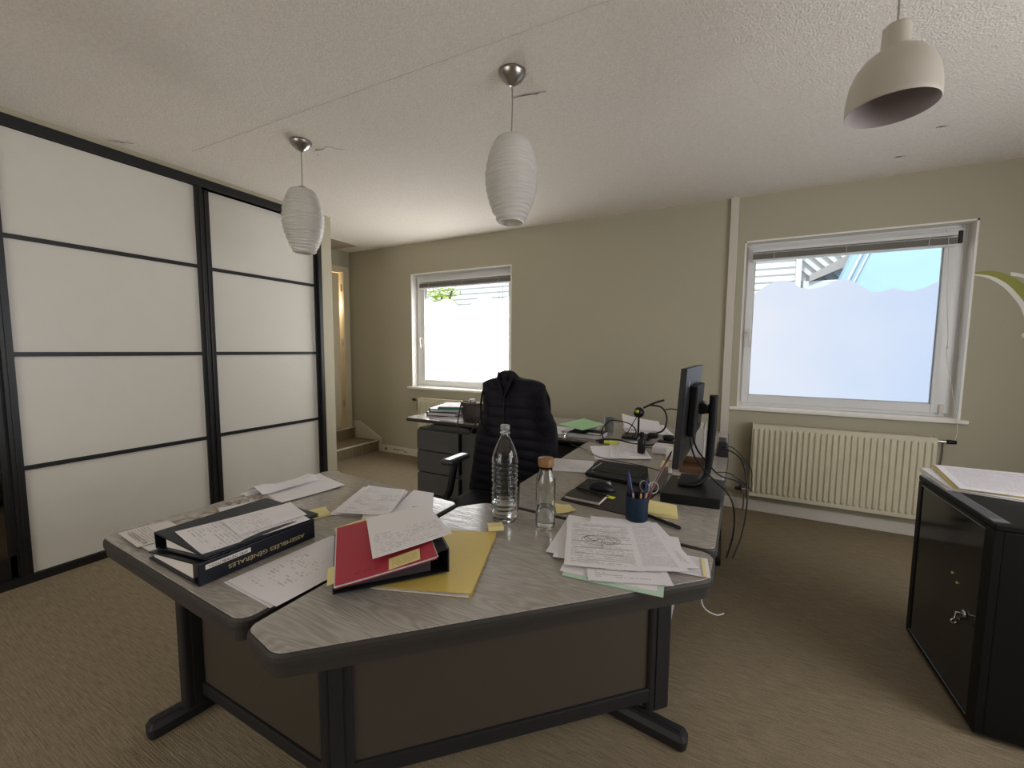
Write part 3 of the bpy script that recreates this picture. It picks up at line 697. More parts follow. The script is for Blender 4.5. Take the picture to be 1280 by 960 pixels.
leg_post(dm, -.935, .745, R(45)); leg_post(dm, -.17, 1.47, R(45)); foot(dm, (-.80,1.50), (-.055,1.40))
mm = T(-.935, .745, 0, math.atan2(.725,.765)); b = MB(); b.box(.04, 1.02, -.009, .009, .135, .674, mm); pbuild(b, 'modesty_panel', M['modesty'], dm)
b = MB(); b.box(.04, 1.02, -.02, .02, .085, .135, mm); pbuild(b, 'cross_rail', M['dark_metal'], dm, .004)
dr = empty('desk', (-.4, 2.0, 0), 'right desk wing carrying the monitor and the laptop', 'desk')
desktop(dr, [(-.67,1.352),(.004,1.322),(.043,2.575),(-.772,2.588),(-.788,1.60)], [.01,.04,.01,.01,.03], M['woody'])
b = MB(); b.box(-.175, -.157, 1.53, 2.5, .155, .674); pbuild(b, 'modesty_panel', M['modesty2'], dr)
leg_post(dr, -.166, 2.53, 0)
foot(dr, (-.70,2.53), (-.03,2.53))
dbk = empty('desk', (-.7, 3.0, 0), 'back corner desk along the wall loaded with papers and cables', 'desk')
desktop(dbk, [(-1.44,2.60),(-.80,2.60),(-.772,2.598),(.043,2.585),(.05,3.37),(-1.44,3.385)], [.01,.01,.005,.005,.03,.02], M['wood'], True)
b = MB(); b.box(-1.42, .02, 3.2, 3.22, .2, .674); pbuild(b, 'modesty_panel', M['dark_metal'], dbk)
leg_post(dbk, 0, 3.0, R(90)); foot(dbk, (0,2.75), (0,3.3))
b = MB(); b.box(-1.40, -.82, 2.66, 2.68, .40, .66); pbuild(b, 'drawer_front', M['drawer'], dbk, .004)
b = MB(); b.box(-1.40, -.82, 2.68, 3.15, .40, .66); pbuild(b, 'drawer_box', M['dark_metal'], dbk)
b = MB(); b.box(-1.38,-1.34,3.1,3.2,0,.674); pbuild(b, 'leg', M['dark_metal'], dbk)
df = empty('desk', (-1.95, 3.05, 0), 'far desk below the small window, with binders and a handbag on it', 'desk')
desktop(df, [(-2.44,2.705),(-1.46,2.705),(-1.46,3.40),(-2.44,3.40)], [.04,.01,.01,.04], M['wood'], True)
leg_post(df, -1.50, 3.1, R(90)); foot(df, (-1.50,2.8), (-1.50,3.35)); leg_post(df, -2.38, 3.22, R(90), h=.676)
b = MB(); b.box(-2.36, -1.55, 3.25, 3.268, .25, .674); pbuild(b, 'modesty_panel', M['modesty'], df)
foot(df, (-2.38,3.0),(-2.38,3.36))
# drawer pedestal
pd = empty('drawer_pedestal', (-2.1, 2.95, 0), 'charcoal three drawer pedestal under the far desk', 'drawer unit')
b = MB(); b.box(-2.35, -1.74, 2.79, 3.16, .07, .64); b.prism([(-2.28,.63),(-1.8,.63),(-1.85,.674),(-2.22,.674)], 2.80, 3.15, Matrix(((1,0,0,0),(0,0,1,0),(0,1,0,0),(0,0,0,1)))); pbuild(b, 'body', M['drawer'], pd, .004)
for z0, z1 in ((.452,.632),(.262,.442),(.075,.252)):
    rp = rpoly([(-2.352,z0),(-1.905,z0),(-1.905,z1),(-2.352,z1)], .02, 4); m = Matrix(((1,0,0,0),(0,0,-1,2.79),(0,1,0,0),(0,0,0,1)))
    b = MB(); b.loops([ring(rp, 0, 0, m), ring(rp, 0, .022, m), ring(rp, -.005, .028, m)], False); d_ = pbuild(b, 'drawer', M['drawer'], pd)
    b = MB(); b.box(-1.912, -1.900, 2.755, 2.79, z0+.02, z1-.012); o = b.build('grip_recess', M['black_matte']); o.parent = d_
for (x, y) in ((-2.30,2.84),(-1.79,2.84),(-2.30,3.12),(-1.79,3.12)):
    b = MB(); b.lathe([(.001,-.012),(.034,-.012),(.034,.012),(.001,.012)], (0,0,0), 16, Matrix.Translation((x,y,.034)) @ Matrix.Rotation(R(90),4,'X')); b.tube([(x,y,.03),(x,y,.072)], .012, 8); pbuild(b, 'castor', M['black_plastic'], pd)

# ------------------------------------------------------------------ office chair
ch = empty('office_chair', (-1.08, 1.95, 0), 'black office chair with shiny arm pad, draped with a vest, tucked behind the corner desk', 'chair')
b = MB(); rp = rpoly([(-1.31,1.66),(-.85,1.66),(-.83,2.06),(-1.33,2.06)], [.09,.09,.06,.06], 6)
b.loops([ring(rp,-.03,.42), ring(rp,0,.435), ring(rp,.004,.465), ring(rp,-.01,.488), ring(rp,-.05,.497)]); pbuild(b, 'seat', M['chair'], ch)
b = MB(); mb_ = Matrix.Translation((-1.08, 2.14, .60)) @ Matrix.Rotation(R(-6),4,'X'); rings = []
for z, w, d in ((-.03,.17,.018),(0,.20,.025),(.10,.215,.03),(.30,.215,.03),(.44,.20,.026),(.50,.17,.02),(.515,.13,.012)):
    rings.append([mb_ @ Vector((w*(abs(cos(t))**.5)*(1 if cos(t)>0 else -1), -.03*(1-cos(t)**2)*0+d*(abs(sin(t))**.6)*(1 if sin(t)>0 else -1)-.02*(1-(cos(t))**2), z)) for t in [2*pi*k/32 for k in range(32)]])
b.loops(rings); pbuild(b, 'backrest', M['chair'], ch)
b = MB(); b.tube([(-1.08,1.86,.40),(-1.08,2.16,.42),(-1.08,2.22,.55),(-1.08,2.20,.80)], .022, 8); pbuild(b, 'back_spine', M['black_plastic'], ch)
for s, nm in ((-1,'armrest'),(1,'armrest')):
    ax = -1.08+s*.325; b = MB()
    b.tube(bez([(-1.08+s*.2,1.90,.43),(ax,1.91,.445),(ax,1.94,.50),(ax,1.99,.655)],6), [.018]*7+[.022]*12, 10); a_ = pbuild(b, nm, M['black_plastic'], ch)
    b = MB(); rp = rpoly([(ax-.045,1.885),(ax+.045,1.885),(ax+.04,2.11),(ax-.04,2.11)], .028, 5)
    b.loops([ring(rp,-.012,.652), ring(rp,0,.66), ring(rp,0,.672), ring(rp,-.01,.681), ring(rp,-.028,.684)]); o = b.build('arm_pad', M['arm_pad']); o.parent = a_
b = MB(); b.tube([(-1.08,1.88,.10),(-1.08,1.88,.42)], .028, 16); b.tube([(-1.08,1.88,.08),(-1.08,1.88,.22)], .04, 16); pbuild(b, 'gas_column', M['black_plastic'], ch)
for k in range(5):
    t = 2*pi*k/5+.35; c, s = cos(t), sin(t); b = MB()
    b.tube([(-1.08+.03*c,1.88+.03*s,.12),(-1.08+.2*c,1.88+.2*s,.10),(-1.08+.32*c,1.88+.32*s,.075)], [.028,.022,.017], 8); l_ = pbuild(b, 'base_arm', M['black_plastic'], ch)
    b = MB(); b.lathe([(.001,-.022),(.028,-.022),(.030,0),(.028,.022),(.001,.022)], (0,0,0), 16, Matrix.Translation((-1.08+.33*c,1.88+.33*s,.03)) @ Matrix.Rotation(t,4,'Z') @ Matrix.Rotation(R(90),4,'X')); o = b.build('castor', M['black_plastic']); o.parent = l_

# vest over the backrest
vs_ = empty('quilted_vest', (-1.08, 2.12, .5), 'dark navy quilted sleeveless vest hung over the back of the office chair', 'vest')
CYV = 2.135
sil = [  # z, left x, right x, half depth
    (.43,-1.385,-.825,.095),(.51,-1.372,-.822,.10),(.62,-1.352,-.818,.10),(.70,-1.342,-.818,.10),(.78,-1.332,-.818,.10),(.86,-1.318,-.823,.10),
    (.90,-1.292,-.832,.098),(.93,-1.278,-.848,.095),(.97,-1.276,-.870,.092),(1.02,-1.278,-.886,.088),(1.06,-1.282,-.892,.08),(1.09,-1.286,-.893,.073),
    (1.112,-1.290,-.895,.066),(1.124,-1.285,-.905,.058),(1.134,-1.262,-.925,.05),(1.144,-1.235,-.955,.048),(1.150,-1.210,-.985,.046),(1.157,-1.195,-1.03,.045),(1.166,-1.188,-1.062,.045),(1.180,-1.180,-1.078,.044),(1.192,-1.168,-1.092,.038),(1.200,-1.150,-1.110,.02)]
rings = []; n = 72; zs_ = []
z = .43
while z <= 1.199: zs_.append(z); z += .006
zs_.append(1.200)
for z in zs_:
    for a_, c_ in zip(sil, sil[1:]):
        if a_[0] <= z <= c_[0]+1e-6:
            t = (z-a_[0])/(c_[0]-a_[0]); xl, xr, dd = [a_[k]+(c_[k]-a_[k])*t for k in (1,2,3)]; break
    cx = (xl+xr)/2; hw = (xr-xl)/2; rr = []
    for k in range(n):
        th = 2*pi*k/n; cx_, sy_ = cos(th), sin(th)
        e = .62; ux = (abs(cx_)**e)*(1 if cx_>0 else -1); uy = (abs(sy_)**.75)*(1 if sy_>0 else -1)
        qx = cx+hw*ux
        slope = .22*(qx+1.08)  # seams sag a little sideways
        q = abs(sin(pi*(z+slope*abs(ux)*.25+.01*sin(8*qx))/.058))**.6
        puff = .0075*q*(.35 if z > 1.09 else 1)
        fold = .009*sin(qx*27+z*6)*(1 if sy_<0 else .4)
        groove = .020*math.exp(-((qx+1.098-.02*(1.1-z))/.010)**2) if sy_ < 0 else 0
        yy = CYV+(dd+puff)*uy+(fold*abs(sy_)) + groove
        rr.append(Vector((qx+puff*.25*ux, yy, z+.004*sin(qx*19))))
    rings.append(rr)
b = MB(); b.loops(rings, True, True, True); pbuild(b, 'shell', M['vest'], vs_)
# stand-up collar: a dark open neck with two front edges
b = MB(); ys_ = CYV-.052
b.loops([[Vector((cx_+rx*cos(t), ys_+dy_-.012*sin(t)*0, cz_+rz_*sin(t))) for t in [2*pi*k/24 for k in range(24)]] for cx_, rx, dy_, cz_, rz_ in ((-1.118,.030,.02,1.125,.036),(-1.118,.030,-.006,1.125,.036),(-1.118,.024,-.010,1.125,.030))], True, True, True)
pbuild(b, 'neck_lining', M['vest_trim'], vs_)
for pts in ([(-1.172,CYV-.03,1.19),(-1.160,CYV-.058,1.15),(-1.135,CYV-.075,1.10),(-1.108,CYV-.085,1.05)], [(-1.085,CYV-.03,1.185),(-1.078,CYV-.058,1.15),(-1.088,CYV-.078,1.10),(-1.104,CYV-.087,1.05)]):
    b = MB(); b.tube(bez(pts,8), [.004+.008*sin(pi*i/24) for i in range(25)], 8); pbuild(b, 'collar_edge', M['vest'], vs_)
yv = CYV-.12
for pts in ([(-1.262,CYV-.062,1.075),(-1.252,yv+.022,1.0),(-1.238,yv+.006,.90),(-1.20,yv+.002,.85),(-1.15,yv+.002,.83)], [(-.894,CYV-.06,1.10),(-.906,yv+.022,1.03),(-.902,yv+.012,.95),(-.878,yv+.02,.89),(-.845,yv+.04,.855)]):
    b = MB(); b.tube(bez(pts,8), .006, 8); pbuild(b, 'armhole_binding', M['vest_trim'], vs_)
b = MB(); b.tube(bez([(-1.106,yv+.036,1.05),(-1.102,yv+.026,.98),(-1.10,yv+.020,.8),(-1.09,yv+.020,.6),(-1.085,yv+.020,.45)],8), .004, 6); pbuild(b, 'zip', M['black_plastic'], vs_)

# ------------------------------------------------------------------ handbag
bg = empty('handbag', (-1.81, 2.83, ZT), 'dark brown leather handbag standing open on the far desk', 'bag')
rings = []
for z, w, d in ((.731,.095,.045),(.745,.105,.055),(.80,.125,.05),(.86,.135,.04),(.885,.13,.035)):
    rings.append([Vector((-1.79+w*(abs(cos(t))**.6)*(1 if cos(t)>0 else -1), 2.815+d*sin(t), z+(.012*abs(cos(t)) if z>.85 else 0))) for t in [2*pi*k/28 for k in range(28)]])
inner = [[Vector((-1.79+(p.x+1.79)*.93, 2.815+(p.y-2.815)*.86, p.z-.0+dz)) for p in rings[-1]] for dz in (0,)]
b = MB(); b.loops(rings+inner+[[Vector((-1.79+(p.x+1.79)*.85, 2.815+(p.y-2.815)*.6, .80)) for p in rings[-1]]], True, True, True); pbuild(b, 'body', M['bag'], bg)
b = MB(); b.tube(bez([(-1.905,2.785,.865),(-1.90,2.745,.78),(-1.875,2.695,.70),(-1.835,2.688,.655),(-1.79,2.688,.65),(-1.74,2.695,.69),(-1.70,2.75,.80),(-1.69,2.785,.86)],8), .0055, 8); pbuild(b, 'strap', M['bag'], bg)
b = MB(); b.lathe([(.001,-.004),(.010,-.004),(.010,.004),(.001,.004)], (0,0,0), 14, Matrix.Translation((-1.885,2.772,.852)) @ Matrix.Rotation(R(90),4,'X')); pbuild(b, 'stud', M['chrome'], bg)
for k, (a, rz) in enumerate(((-1.86,.5),(-1.835,.2))):
    b = MB(); b.box(-.012,.012,-.03,.03,0,.13, Matrix.Translation((a,2.81,.79)) @ Matrix.Rotation(rz,4,'Y')); o = b.build('folded_leaflet', M['paper'] if k else M['grey_card']); tag(o, ('white folded leaflet' if k else 'grey folded leaflet')+' sticking out of the brown handbag', 'leaflet')

# ------------------------------------------------------------------ paper sheets
def sheet(name, label, cat, corners, z, mat, group=None, th=.0009, curl=0, par=None, seed=0, n=8, stay=False):
    """corners = (UL, UR, LR, LL) as the text reads, world xy; z scalar or 4 values"""
    if not isinstance(z, (list, tuple)): z = [z]*4
    c = [Vector((p[0], p[1], zz)) for p, zz in zip(corners, z)]
    rn = random.Random(seed); k1, k2 = rn.uniform(0,6), rn.uniform(0,6)
    top = []; uvs = []
    for j in range(n+1):
        for i in range(n+1):
            u, v = i/n, j/n; p = (c[0]*(1-u)+c[1]*u)*(1-v)+(c[3]*(1-u)+c[2]*u)*v
            e = (2*u-1)**2*(2*v-1)**2
            p = p+Vector((0,0,curl*(e+.15*(1+sin(3*u+k1)*sin(2*v+k2)))))
            top.append(p); uvs.append((u, 1-v))
    k = (n+1)**2; bot = [p-Vector((0,0,th)) for p in top]; fs = []; fuv = []
    for j in range(n):
        for i in range(n):
            a = j*(n+1)+i; q = (a, a+n+1, a+n+2, a+1); fs.append(q); fuv.append([uvs[x] for x in q])
            q2 = tuple(reversed(q)); fs.append(tuple(x+k for x in q2)); fuv.append([(0,0)]*4)
    edge = [i for i in range(n+1)]+[j*(n+1)+n for j in range(1,n+1)]+[n*(n+1)+i for i in range(n-1,-1,-1)]+[j*(n+1) for j in range(n-1,0,-1)]
    for a, b2 in zip(edge, edge[1:]+edge[:1]): fs.append((a, b2, b2+k, a+k)); fuv.append([(0,0)]*4)
    b = MB(); b.add(top+bot, fs, False, fuv)
    # make sure the printed face points up
    if par is not None: return pbuild(b, name, mat, par)
    o = b.build(name, mat); tag(o, label, cat, group); return o
def rect(cx, cy, w, h, deg):
    a = R(deg); r = Vector((cos(a), sin(a))); u = Vector((-sin(a), cos(a))); c = Vector((cx, cy))
    return [c-r*w/2+u*h/2, c+r*w/2+u*h/2, c+r*w/2-u*h/2, c-r*w/2-u*h/2]
def text_on(par, txt, size, mat, m, name='lettering', ext=.0003, font_space=1.0, sx=1.0, thick=0):
    cu = bpy.data.curves.new(name, 'FONT'); cu.body = txt; cu.size = size; cu.extrude = ext; cu.space_character = font_space; cu.offset = thick
    to = bpy.data.objects.new(name, cu); COL.objects.link(to)
    dg = bpy.context.evaluated_depsgraph_get(); dg.update()
    me = bpy.data.meshes.new_from_object(to.evaluated_get(dg)); bpy.data.objects.remove(to); bpy.data.curves.remove(cu)
    me.transform(m @ Matrix.Diagonal((sx,1,1,1))); me.materials.clear(); me.materials.append(mat); me.name = name
    o = bpy.data.objects.new(name, me); COL.objects.link(o); o.parent = par
    if par.type == 'EMPTY':
        o.matrix_parent_inverse = (Matrix.Translation(par.location) @ par.rotation_euler.to_matrix().to_4x4()).inverted()
    return o

# --- two navy binders stacked on the left wing (wedge shaped, laid head to tail)
def wedge_binder(par, m, w, l, t0, t1, vinyl, pm=None):
    """spine at local x=w (thickness t1), fore edge at x=0 (thickness t0); lies on z=0"""
    c = .004; sk = .004
    b = MB()
    b.box(0, w, 0, l, 0, c, m)                                   # lower cover
    tilt = math.atan2(t1-t0, w)
    m2 = m @ Matrix.Translation((0,0,t0-c)) @ Matrix.Rotation(-tilt, 4, 'Y')
    b.box(0, w/cos(tilt)-.002, 0, l, 0, c, m2); cov = pbuild(b, 'cover', vinyl, par, .0015)
    b = MB(); b.box(w-sk, w+.001, 0, l, 0, t1, m); pbuild(b, 'spine', vinyl, par, .002)
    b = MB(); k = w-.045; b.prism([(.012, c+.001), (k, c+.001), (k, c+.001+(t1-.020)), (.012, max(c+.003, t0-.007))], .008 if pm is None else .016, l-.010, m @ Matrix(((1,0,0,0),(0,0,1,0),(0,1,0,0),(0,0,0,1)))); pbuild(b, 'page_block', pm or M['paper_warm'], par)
    return cov
bx, by = -1.128, .520
low = empty('ring_binder', (-1.27, .68, ZT), 'black spined binder with gold title, lower one of the stacked pair on the left wing', 'binder')
ml = T(-1.405, .5205, ZT+.001, R(-2))
wedge_binder(low, ml, .278, .316, .020, .058, M['navy'])
SP = ml @ Matrix.Translation((.2795, 0, 0)) @ Matrix(((0,0,1,0),(-1,0,0,.268),(0,-1,0,.030),(0,0,0,1)))
# lettering stands on its head, reading from far to near
text_on(low, 'ASSEMBLÉES GÉNÉRALES', .0155, M['gold'], ml @ Matrix.Translation((.2792, .280, .026)) @ Matrix(((0,0,1,0),(-1,0,0,0),(0,-1,0,0),(0,0,0,1))), 'lettering', .0004, 1.0, 1.26)
b = MB(); b.box(.279, .2797, .016, .124, .037, .049, ml); lb = pbuild(b, 'spine_label', M['paper_warm'], low)
lt = text_on(lb, 'AMG DISTRIBUTION', .0095, M['ink'], ml @ Matrix.Translation((.2799, .117, .0455)) @ Matrix(((0,0,1,0),(-1,0,0,0),(0,-1,0,0),(0,0,0,1))), 'lettering', .0002, 1.0, 1.08)
upb = empty('ring_binder', (-1.27, .68, .79), 'plain navy binder, upper one of the stacked pair, with notes lying on it', 'binder')
mu = T(-1.118, .838, ZT+.0625, R(178))
# tilted so that its lower cover rests on the wedge below
mu = T(-1.115, .842, 0, R(178)) @ Matrix.Translation((0,0,ZT+.0615)) @ Matrix.Rotation(math.atan2(.038,.278), 4, 'Y')
wedge_binder(upb, mu, .278, .316, .010, .047, M['navy'])
zc = .806
sheet('note_sheet', 'long handwritten sheet on top of the navy binder, under a smaller slip', 'paper', [(-1.277,.838),(-1.1,.80),(-1.146,.53),(-1.345,.560)], [.8035,.8005,.8015,.8045], M['hand3'], curl=.0012, seed=4)
sheet('note_sheet', 'smaller handwritten slip, topmost on the navy binder', 'paper', [(-1.268,.852),(-1.135,.815),(-1.168,.632),(-1.30,.66)], [.8065,.8040,.8045,.807], M['hand2'], curl=.001, seed=5)

# --- loose sheets at the left end
sheet('magazine', 'colour photo magazine page lying between the closet edge of the desk and the navy binder', 'magazine', rect(-1.553,.735,.20,.33,-9), ZT+.003, M['magazine'], th=.0025, seed=8)
sheet('leaflet', 'white leaflet sheet poking out below the lettered leaflet', 'paper', rect(-1.50,.60,.26,.12,-3), ZT+.0055, M['paper'], seed=9, curl=.001)
lf = empty('lettered_leaflet', (-1.58,.60,ZT+.008), 'leaflet with large outline lettering at the left tip of the desk', 'leaflet')
cor = [(-1.664,.545),(-1.495,.530),(-1.475,.645),(-1.640,.665)]
sheet('sheet', None, None, [cor[2],cor[3],cor[0],cor[1]], ZT+.0085, M['leaflet'], par=lf, seed=10)
text_on(lf, 'PLOMBERIES', .021, M['grey_card'], Matrix.Translation((-1.50,.560,ZT+.0088)) @ Matrix.Rotation(R(176),4,'Z'), 'lettering', .0003, 1, 1.15)
b = MB(); 
sheet('photo_leaflet', 'small photo leaflet with grey green picture beside the far edge of the binder', 'leaflet', rect(-1.56,.90,.19,.13,-12), ZT+.0075, M['magazine'], seed=30)
sheet('slip', 'thin white slip lying on the magazine beyond the binder', 'paper', [(-1.60,.80),(-1.55,.93),(-1.47,.90),(-1.55,.78)], ZT+.0105, M['paper'], seed=31, curl=.002)
# envelope and crumpled sheet
env = empty('large_envelope', (-1.56,1.08,ZT), 'large plain white envelope lying flat at the far corner of the left wing', 'envelope')
sheet('front', None, None, [(-1.655,1.262),(-1.425,1.205),(-1.478,.915),(-1.70,.935)], ZT+.006, M['paper'], par=env, th=.003, curl=.003, seed=11)
b = MB(); rn = random.Random(12); g = []
for j in range(7):
    for i in range(7):
        u, v = i/6, j/6; g.append(Vector((-1.69+.10*u+.03*v+rn.uniform(-.004,.004), .955+.23*v+rn.uniform(-.004,.004), ZT+.012+.022*sin(pi*u)*(.5+.5*sin(6*v+1))+rn.uniform(0,.006))))
b.add(g, [(j*7+i, j*7+i+1, j*7+i+8, j*7+i+7) for j in range(6) for i in range(6)], False)
o = b.build('crumpled_sheet', M['paper']); tag(o, 'crumpled thin white sheet at the closet side of the large envelope', 'paper')
sol = o.modifiers.new('s','SOLIDIFY'); sol.thickness = .0008
# sticky block
def note_block(x, y, z, w, h, t, deg, lab, mat='yellow_note', curl=False, name='sticky_note_pad'):
    b = MB(); m = T(x,y,z,R(deg)); b.box(-w/2,w/2,-h/2,h/2,0,t,m)
    if curl:
        vs = []
        for j in range(6):
            v = j/5; vs += [m @ Vector((-w/2, -h/2+h*v, t+.001+.016*v*v)), m @ Vector((w/2, -h/2+h*v, t+.001+.008*v*v))]
        b.add(vs, [(2*j,2*j+1,2*j+3,2*j+2) for j in range(5)])
    o = b.build(name, M[mat], bevel=.0006); tag(o, lab, 'sticky notes'); return o
note_block(-1.262, .945, ZT+.001, .075, .075, .010, -25, 'pale yellow sticky pad beside the far end of the navy binder')
sheet('handwritten_page', 'white page with a few handwritten lines lying between the navy binder and the red folder', 'paper', [(-1.070,.852),(-.868,.846),(-.880,.548),(-1.086,.555)], ZT+.004, M['hand'], curl=.0015, seed=14)
sheet('page', 'second page just visible under the page with handwritten lines', 'paper', [(-1.078,.848),(-.872,.838),(-.893,.541),(-1.094,.550)], ZT+.0022, M['paper'], seed=15)

# --- letters in the middle
sheet('envelope', 'white envelope at the bottom of the letters pile on the left wing', 'envelope', [(-1.345,1.235),(-1.14,1.285),(-1.02,1.06),(-1.222,.962)], ZT+.003, M['paper'], th=.002, seed=16)
sheet('letter', 'folded printed letter with green heading lying on the letters pile', 'letter', [(-1.315,1.235),(-1.135,1.262),(-1.075,1.178),(-1.258,1.125)], [ZT+.012,ZT+.015,ZT+.030,ZT+.026], M['table'], th=.0012, seed=17, curl=.002)
sheet('letter', 'printed letter with small logos, front fold of the letters pile', 'letter', [(-1.258,1.128),(-1.072,1.18),(-1.02,1.045),(-1.195,.975)], [ZT+.026,ZT+.030,ZT+.010,ZT+.010], M['letter'], th=.0012, seed=18, curl=.002)
sheet('folded_paper', 'blank white folded paper corner between the letters and the corner desk', 'paper', [(-1.125,1.30),(-1.03,1.31),(-.905,1.14),(-1.02,1.02)], [ZT+.006,ZT+.006,ZT+.004,ZT+.008], M['paper'], th=.0015, seed=19)
sheet('folded_paper', 'white paper corner pointing toward the red folder below the letters', 'paper', [(-1.15,1.06),(-1.05,1.05),(-.965,.94),(-1.058,.955)], [ZT+.0075,ZT+.0075,ZT+.007,ZT+.007], M['paper_warm'], th=.001, seed=20)
sheet('plastic_sleeve', 'grey photo sleeve poking out above the white sheet on the red folder', 'sleeve', [(-1.045,1.01),(-.925,1.125),(-.865,1.07),(-.985,.95)], [ZT+.014,ZT+.014,ZT+.012,ZT+.012], M['grey_card'], th=.001, curl=.006, seed=21)
b = MB(); b.box(-.013,.013,-.008,.008,0,.014, T(-.955,1.115,ZT+.0145,R(40))); tag(b.build('binder_clip', M['chrome'], bevel=.002), 'small grey metal clip on the sleeve behind the white sheet', 'clip')

# --- yellow folder, black lever-arch binder, red folder
yc = [Vector((-.853,1.023)),Vector((-.621,1.103)),Vector((-.512,.786)),Vector((-.744,.706))]
yf = empty('yellow_folder', (-.68,.9,ZT), 'large yellow card folder lying under the black binder', 'folder')
sheet('lower_flap', None, None, yc, [ZT+.0018]*4, M['yellow_card'], par=yf, seed=22)
sheet('inner_sheet', None, None, [p+Vector((-.004,-.004)) for p in yc], [ZT+.0042]*4, M['paper'], par=yf, seed=22)
sheet('upper_flap', None, None, [p+Vector((.001,.001)) for p in yc], [ZT+.007,ZT+.010,ZT+.011,ZT+.007], M['yellow_card'], par=yf, seed=24, curl=.0015)
la = empty('lever_arch_binder', (-.82,.84,ZT+.012), 'black lever arch binder under the red folder, spine toward the bottles', 'binder')
aw = math.atan2(.76,.65)
mW = Matrix.Translation((-.823-.65*.14+.76*.16, .838-.76*.14-.65*.16, ZT+.0135)) @ Matrix.Rotation(aw,4,'Z')
wedge_binder(la, mW, .278, .318, .012, .066, M['black_vinyl'], M['dark_pages'])
b = MB(); b.lathe([(.010,-.001),(.013,-.001),(.013,.001),(.010,.001),(.010,-.001)], (0,0,0), 20, mW @ Matrix.Translation((.2798,.06,.033)) @ Matrix.Rotation(R(90),4,'Y')); pbuild(b, 'finger_ring', M['chrome'], la)
def onW(u, v, z): p = mW @ Vector((u, v, z)); return p
rf = empty('red_folder', (-.82,.82,ZT+.05), 'crimson card folder with handwritten letters lying on the black binder', 'folder')
def zt(u): return .0155+(.0545)*u/.278
def cW(lst, dz): 
    P = [onW(u, v, zt(u)+dz) for u, v in lst]; return [(p.x,p.y) for p in P], [p.z for p in P]
for nm, dz, sh_, mt in (('lower_flap',.002,0,'red_card'),('inner_sheet',.0045,.004,'paper_warm'),('inner_sheet',.007,-.003,'paper'),('upper_flap',.0095,.0,'red_card')):
    cc, zz = cW([(.006+sh_,.325),(.250+sh_,.290),(.238+sh_,-.044+sh_),(.006+sh_,-.010+sh_)], dz)
    sheet(nm, None, None, cc, zz, M[mt], par=rf, seed=25, curl=.001)
pp = onW(.080,-.012,zt(.080)+.0112)
text_on(rf, 'CMC', .022, M['red_ink'], Matrix.Translation(pp) @ Matrix.Rotation(aw-R(7),4,'Z') @ Matrix.Translation((-.033,0,0)) @ Matrix.Rotation(-math.atan2(.0545,.278),4,'Y'), 'handwriting', .0002, 1.2, 1.2, -.0006)
sheet('sticky_note', 'yellow sticky tab poking out at the left edge of the red folder', 'sticky note', cW([(-.012,.095),(.012,.095),(.012,.012),(-.012,.012)], .006)[0], cW([(-.012,.095),(.012,.095),(.012,.012),(-.012,.012)], .006)[1], M['yellow_note'], seed=26)
sheet('card_divider', 'yellow divider corner showing behind the top edge of the red folder', 'divider', cW([(.0,.345),(.10,.345),(.10,.32),(.0,.32)], .004)[0], cW([(.0,.345),(.10,.345),(.10,.32),(.0,.32)], .004)[1], M['yellow_note'], seed=27)
cc, zz = cW([(.130,.022),(.206,.020),(.199,-.032),(.125,-.030)], .0122)
sheet('sticky_note', 'yellow sticky note with handwriting stuck on the red folder', 'sticky note', cc, zz, M['note_print'], seed=28)
sheet('note_sheet', 'white sheet with faint handwriting lying across the red folder', 'paper', [(-.950,.880),(-.823,1.013),(-.628,.875),(-.743,.706)], [.804,.826,.829,.807], M['hand2'], curl=.0015, seed=29)
note_block(-.636, 1.124, ZT+.0125, .050, .036, .013, 38, 'small yellow note block at the corner of the yellow folder next to the water bottle')

# ------------------------------------------------------------------ bottles
bt = empty('water_bottle', (-.655, 1.222, ZT), 'large clear ribbed plastic water bottle, a third full, on the corner desk', 'bottle')
c0 = (-.655, 1.222, ZT+.001)
prof = [(.001,.004),(.020,.003),(.030,.001),(.038,.003),(.043,.010),(.0450,.020)]
z = .028
while z < .205:
    w = .0440+.0021*sin(2*pi*z/.0155)
    if .118 < z < .135: w -= .003*sin(pi*(z-.118)/.017)
    prof.append((w, z)); z += .0026
prof += [(.0450,.212),(.0440,.224),(.039,.242),(.0325,.259),(.0255,.275),(.0185,.289),(.0140,.300),(.0130,.309),(.0132,.313)]
inn = [(max(r-.0012,.0005), max(zz, .005)+.0003) for r, zz in prof][::-1]
b = MB(); b.lathe(prof+[(.0132,.322)]+[(.0118,.322)]+inn, c0, 48); pbuild(b, 'bottle_body', M['pet'], bt)
wp = [(r-.0022, zz+.001) for r, zz in prof if zz < .066 and r > .0035]
b = MB(); b.lathe([(.0008,.0058)]+wp+[(.040,.067),(.0008,.067)], c0, 48); pbuild(b, 'water', M['water'], bt)
b = MB(); b.lathe([(.0008,.316),(.0155,.316),(.0158,.318),(.0158,.332),(.0150,.3335),(.0008,.3335)], c0, 28); b.lathe([(.0150,.306),(.0172,.306),(.0172,.310),(.0150,.310),(.0150,.306)], c0, 28); pbuild(b, 'cap', M['frost_plastic'], bt)
gb_ = empty('glass_bottle', (-.507, 1.232, ZT), 'slim clear glass flask with bamboo stopper, half full, right of the large bottle', 'bottle')
c1 = (-.507, 1.232, ZT+.001)
prof = [(.0008,.003),(.026,.0015),(.0305,.004),(.0325,.010),(.0325,.150),(.0315,.165),(.028,.180),(.0235,.190),(.0215,.196),(.0215,.208)]
inn = [(.0190,.208),(.0190,.196),(.021,.189),(.0256,.179),(.0290,.164),(.0302,.150),(.0302,.015),(.027,.009),(.0008,.008)]
b = MB(); b.lathe(prof+inn, c1, 40); pbuild(b, 'bottle_body', M['glass'], gb_)
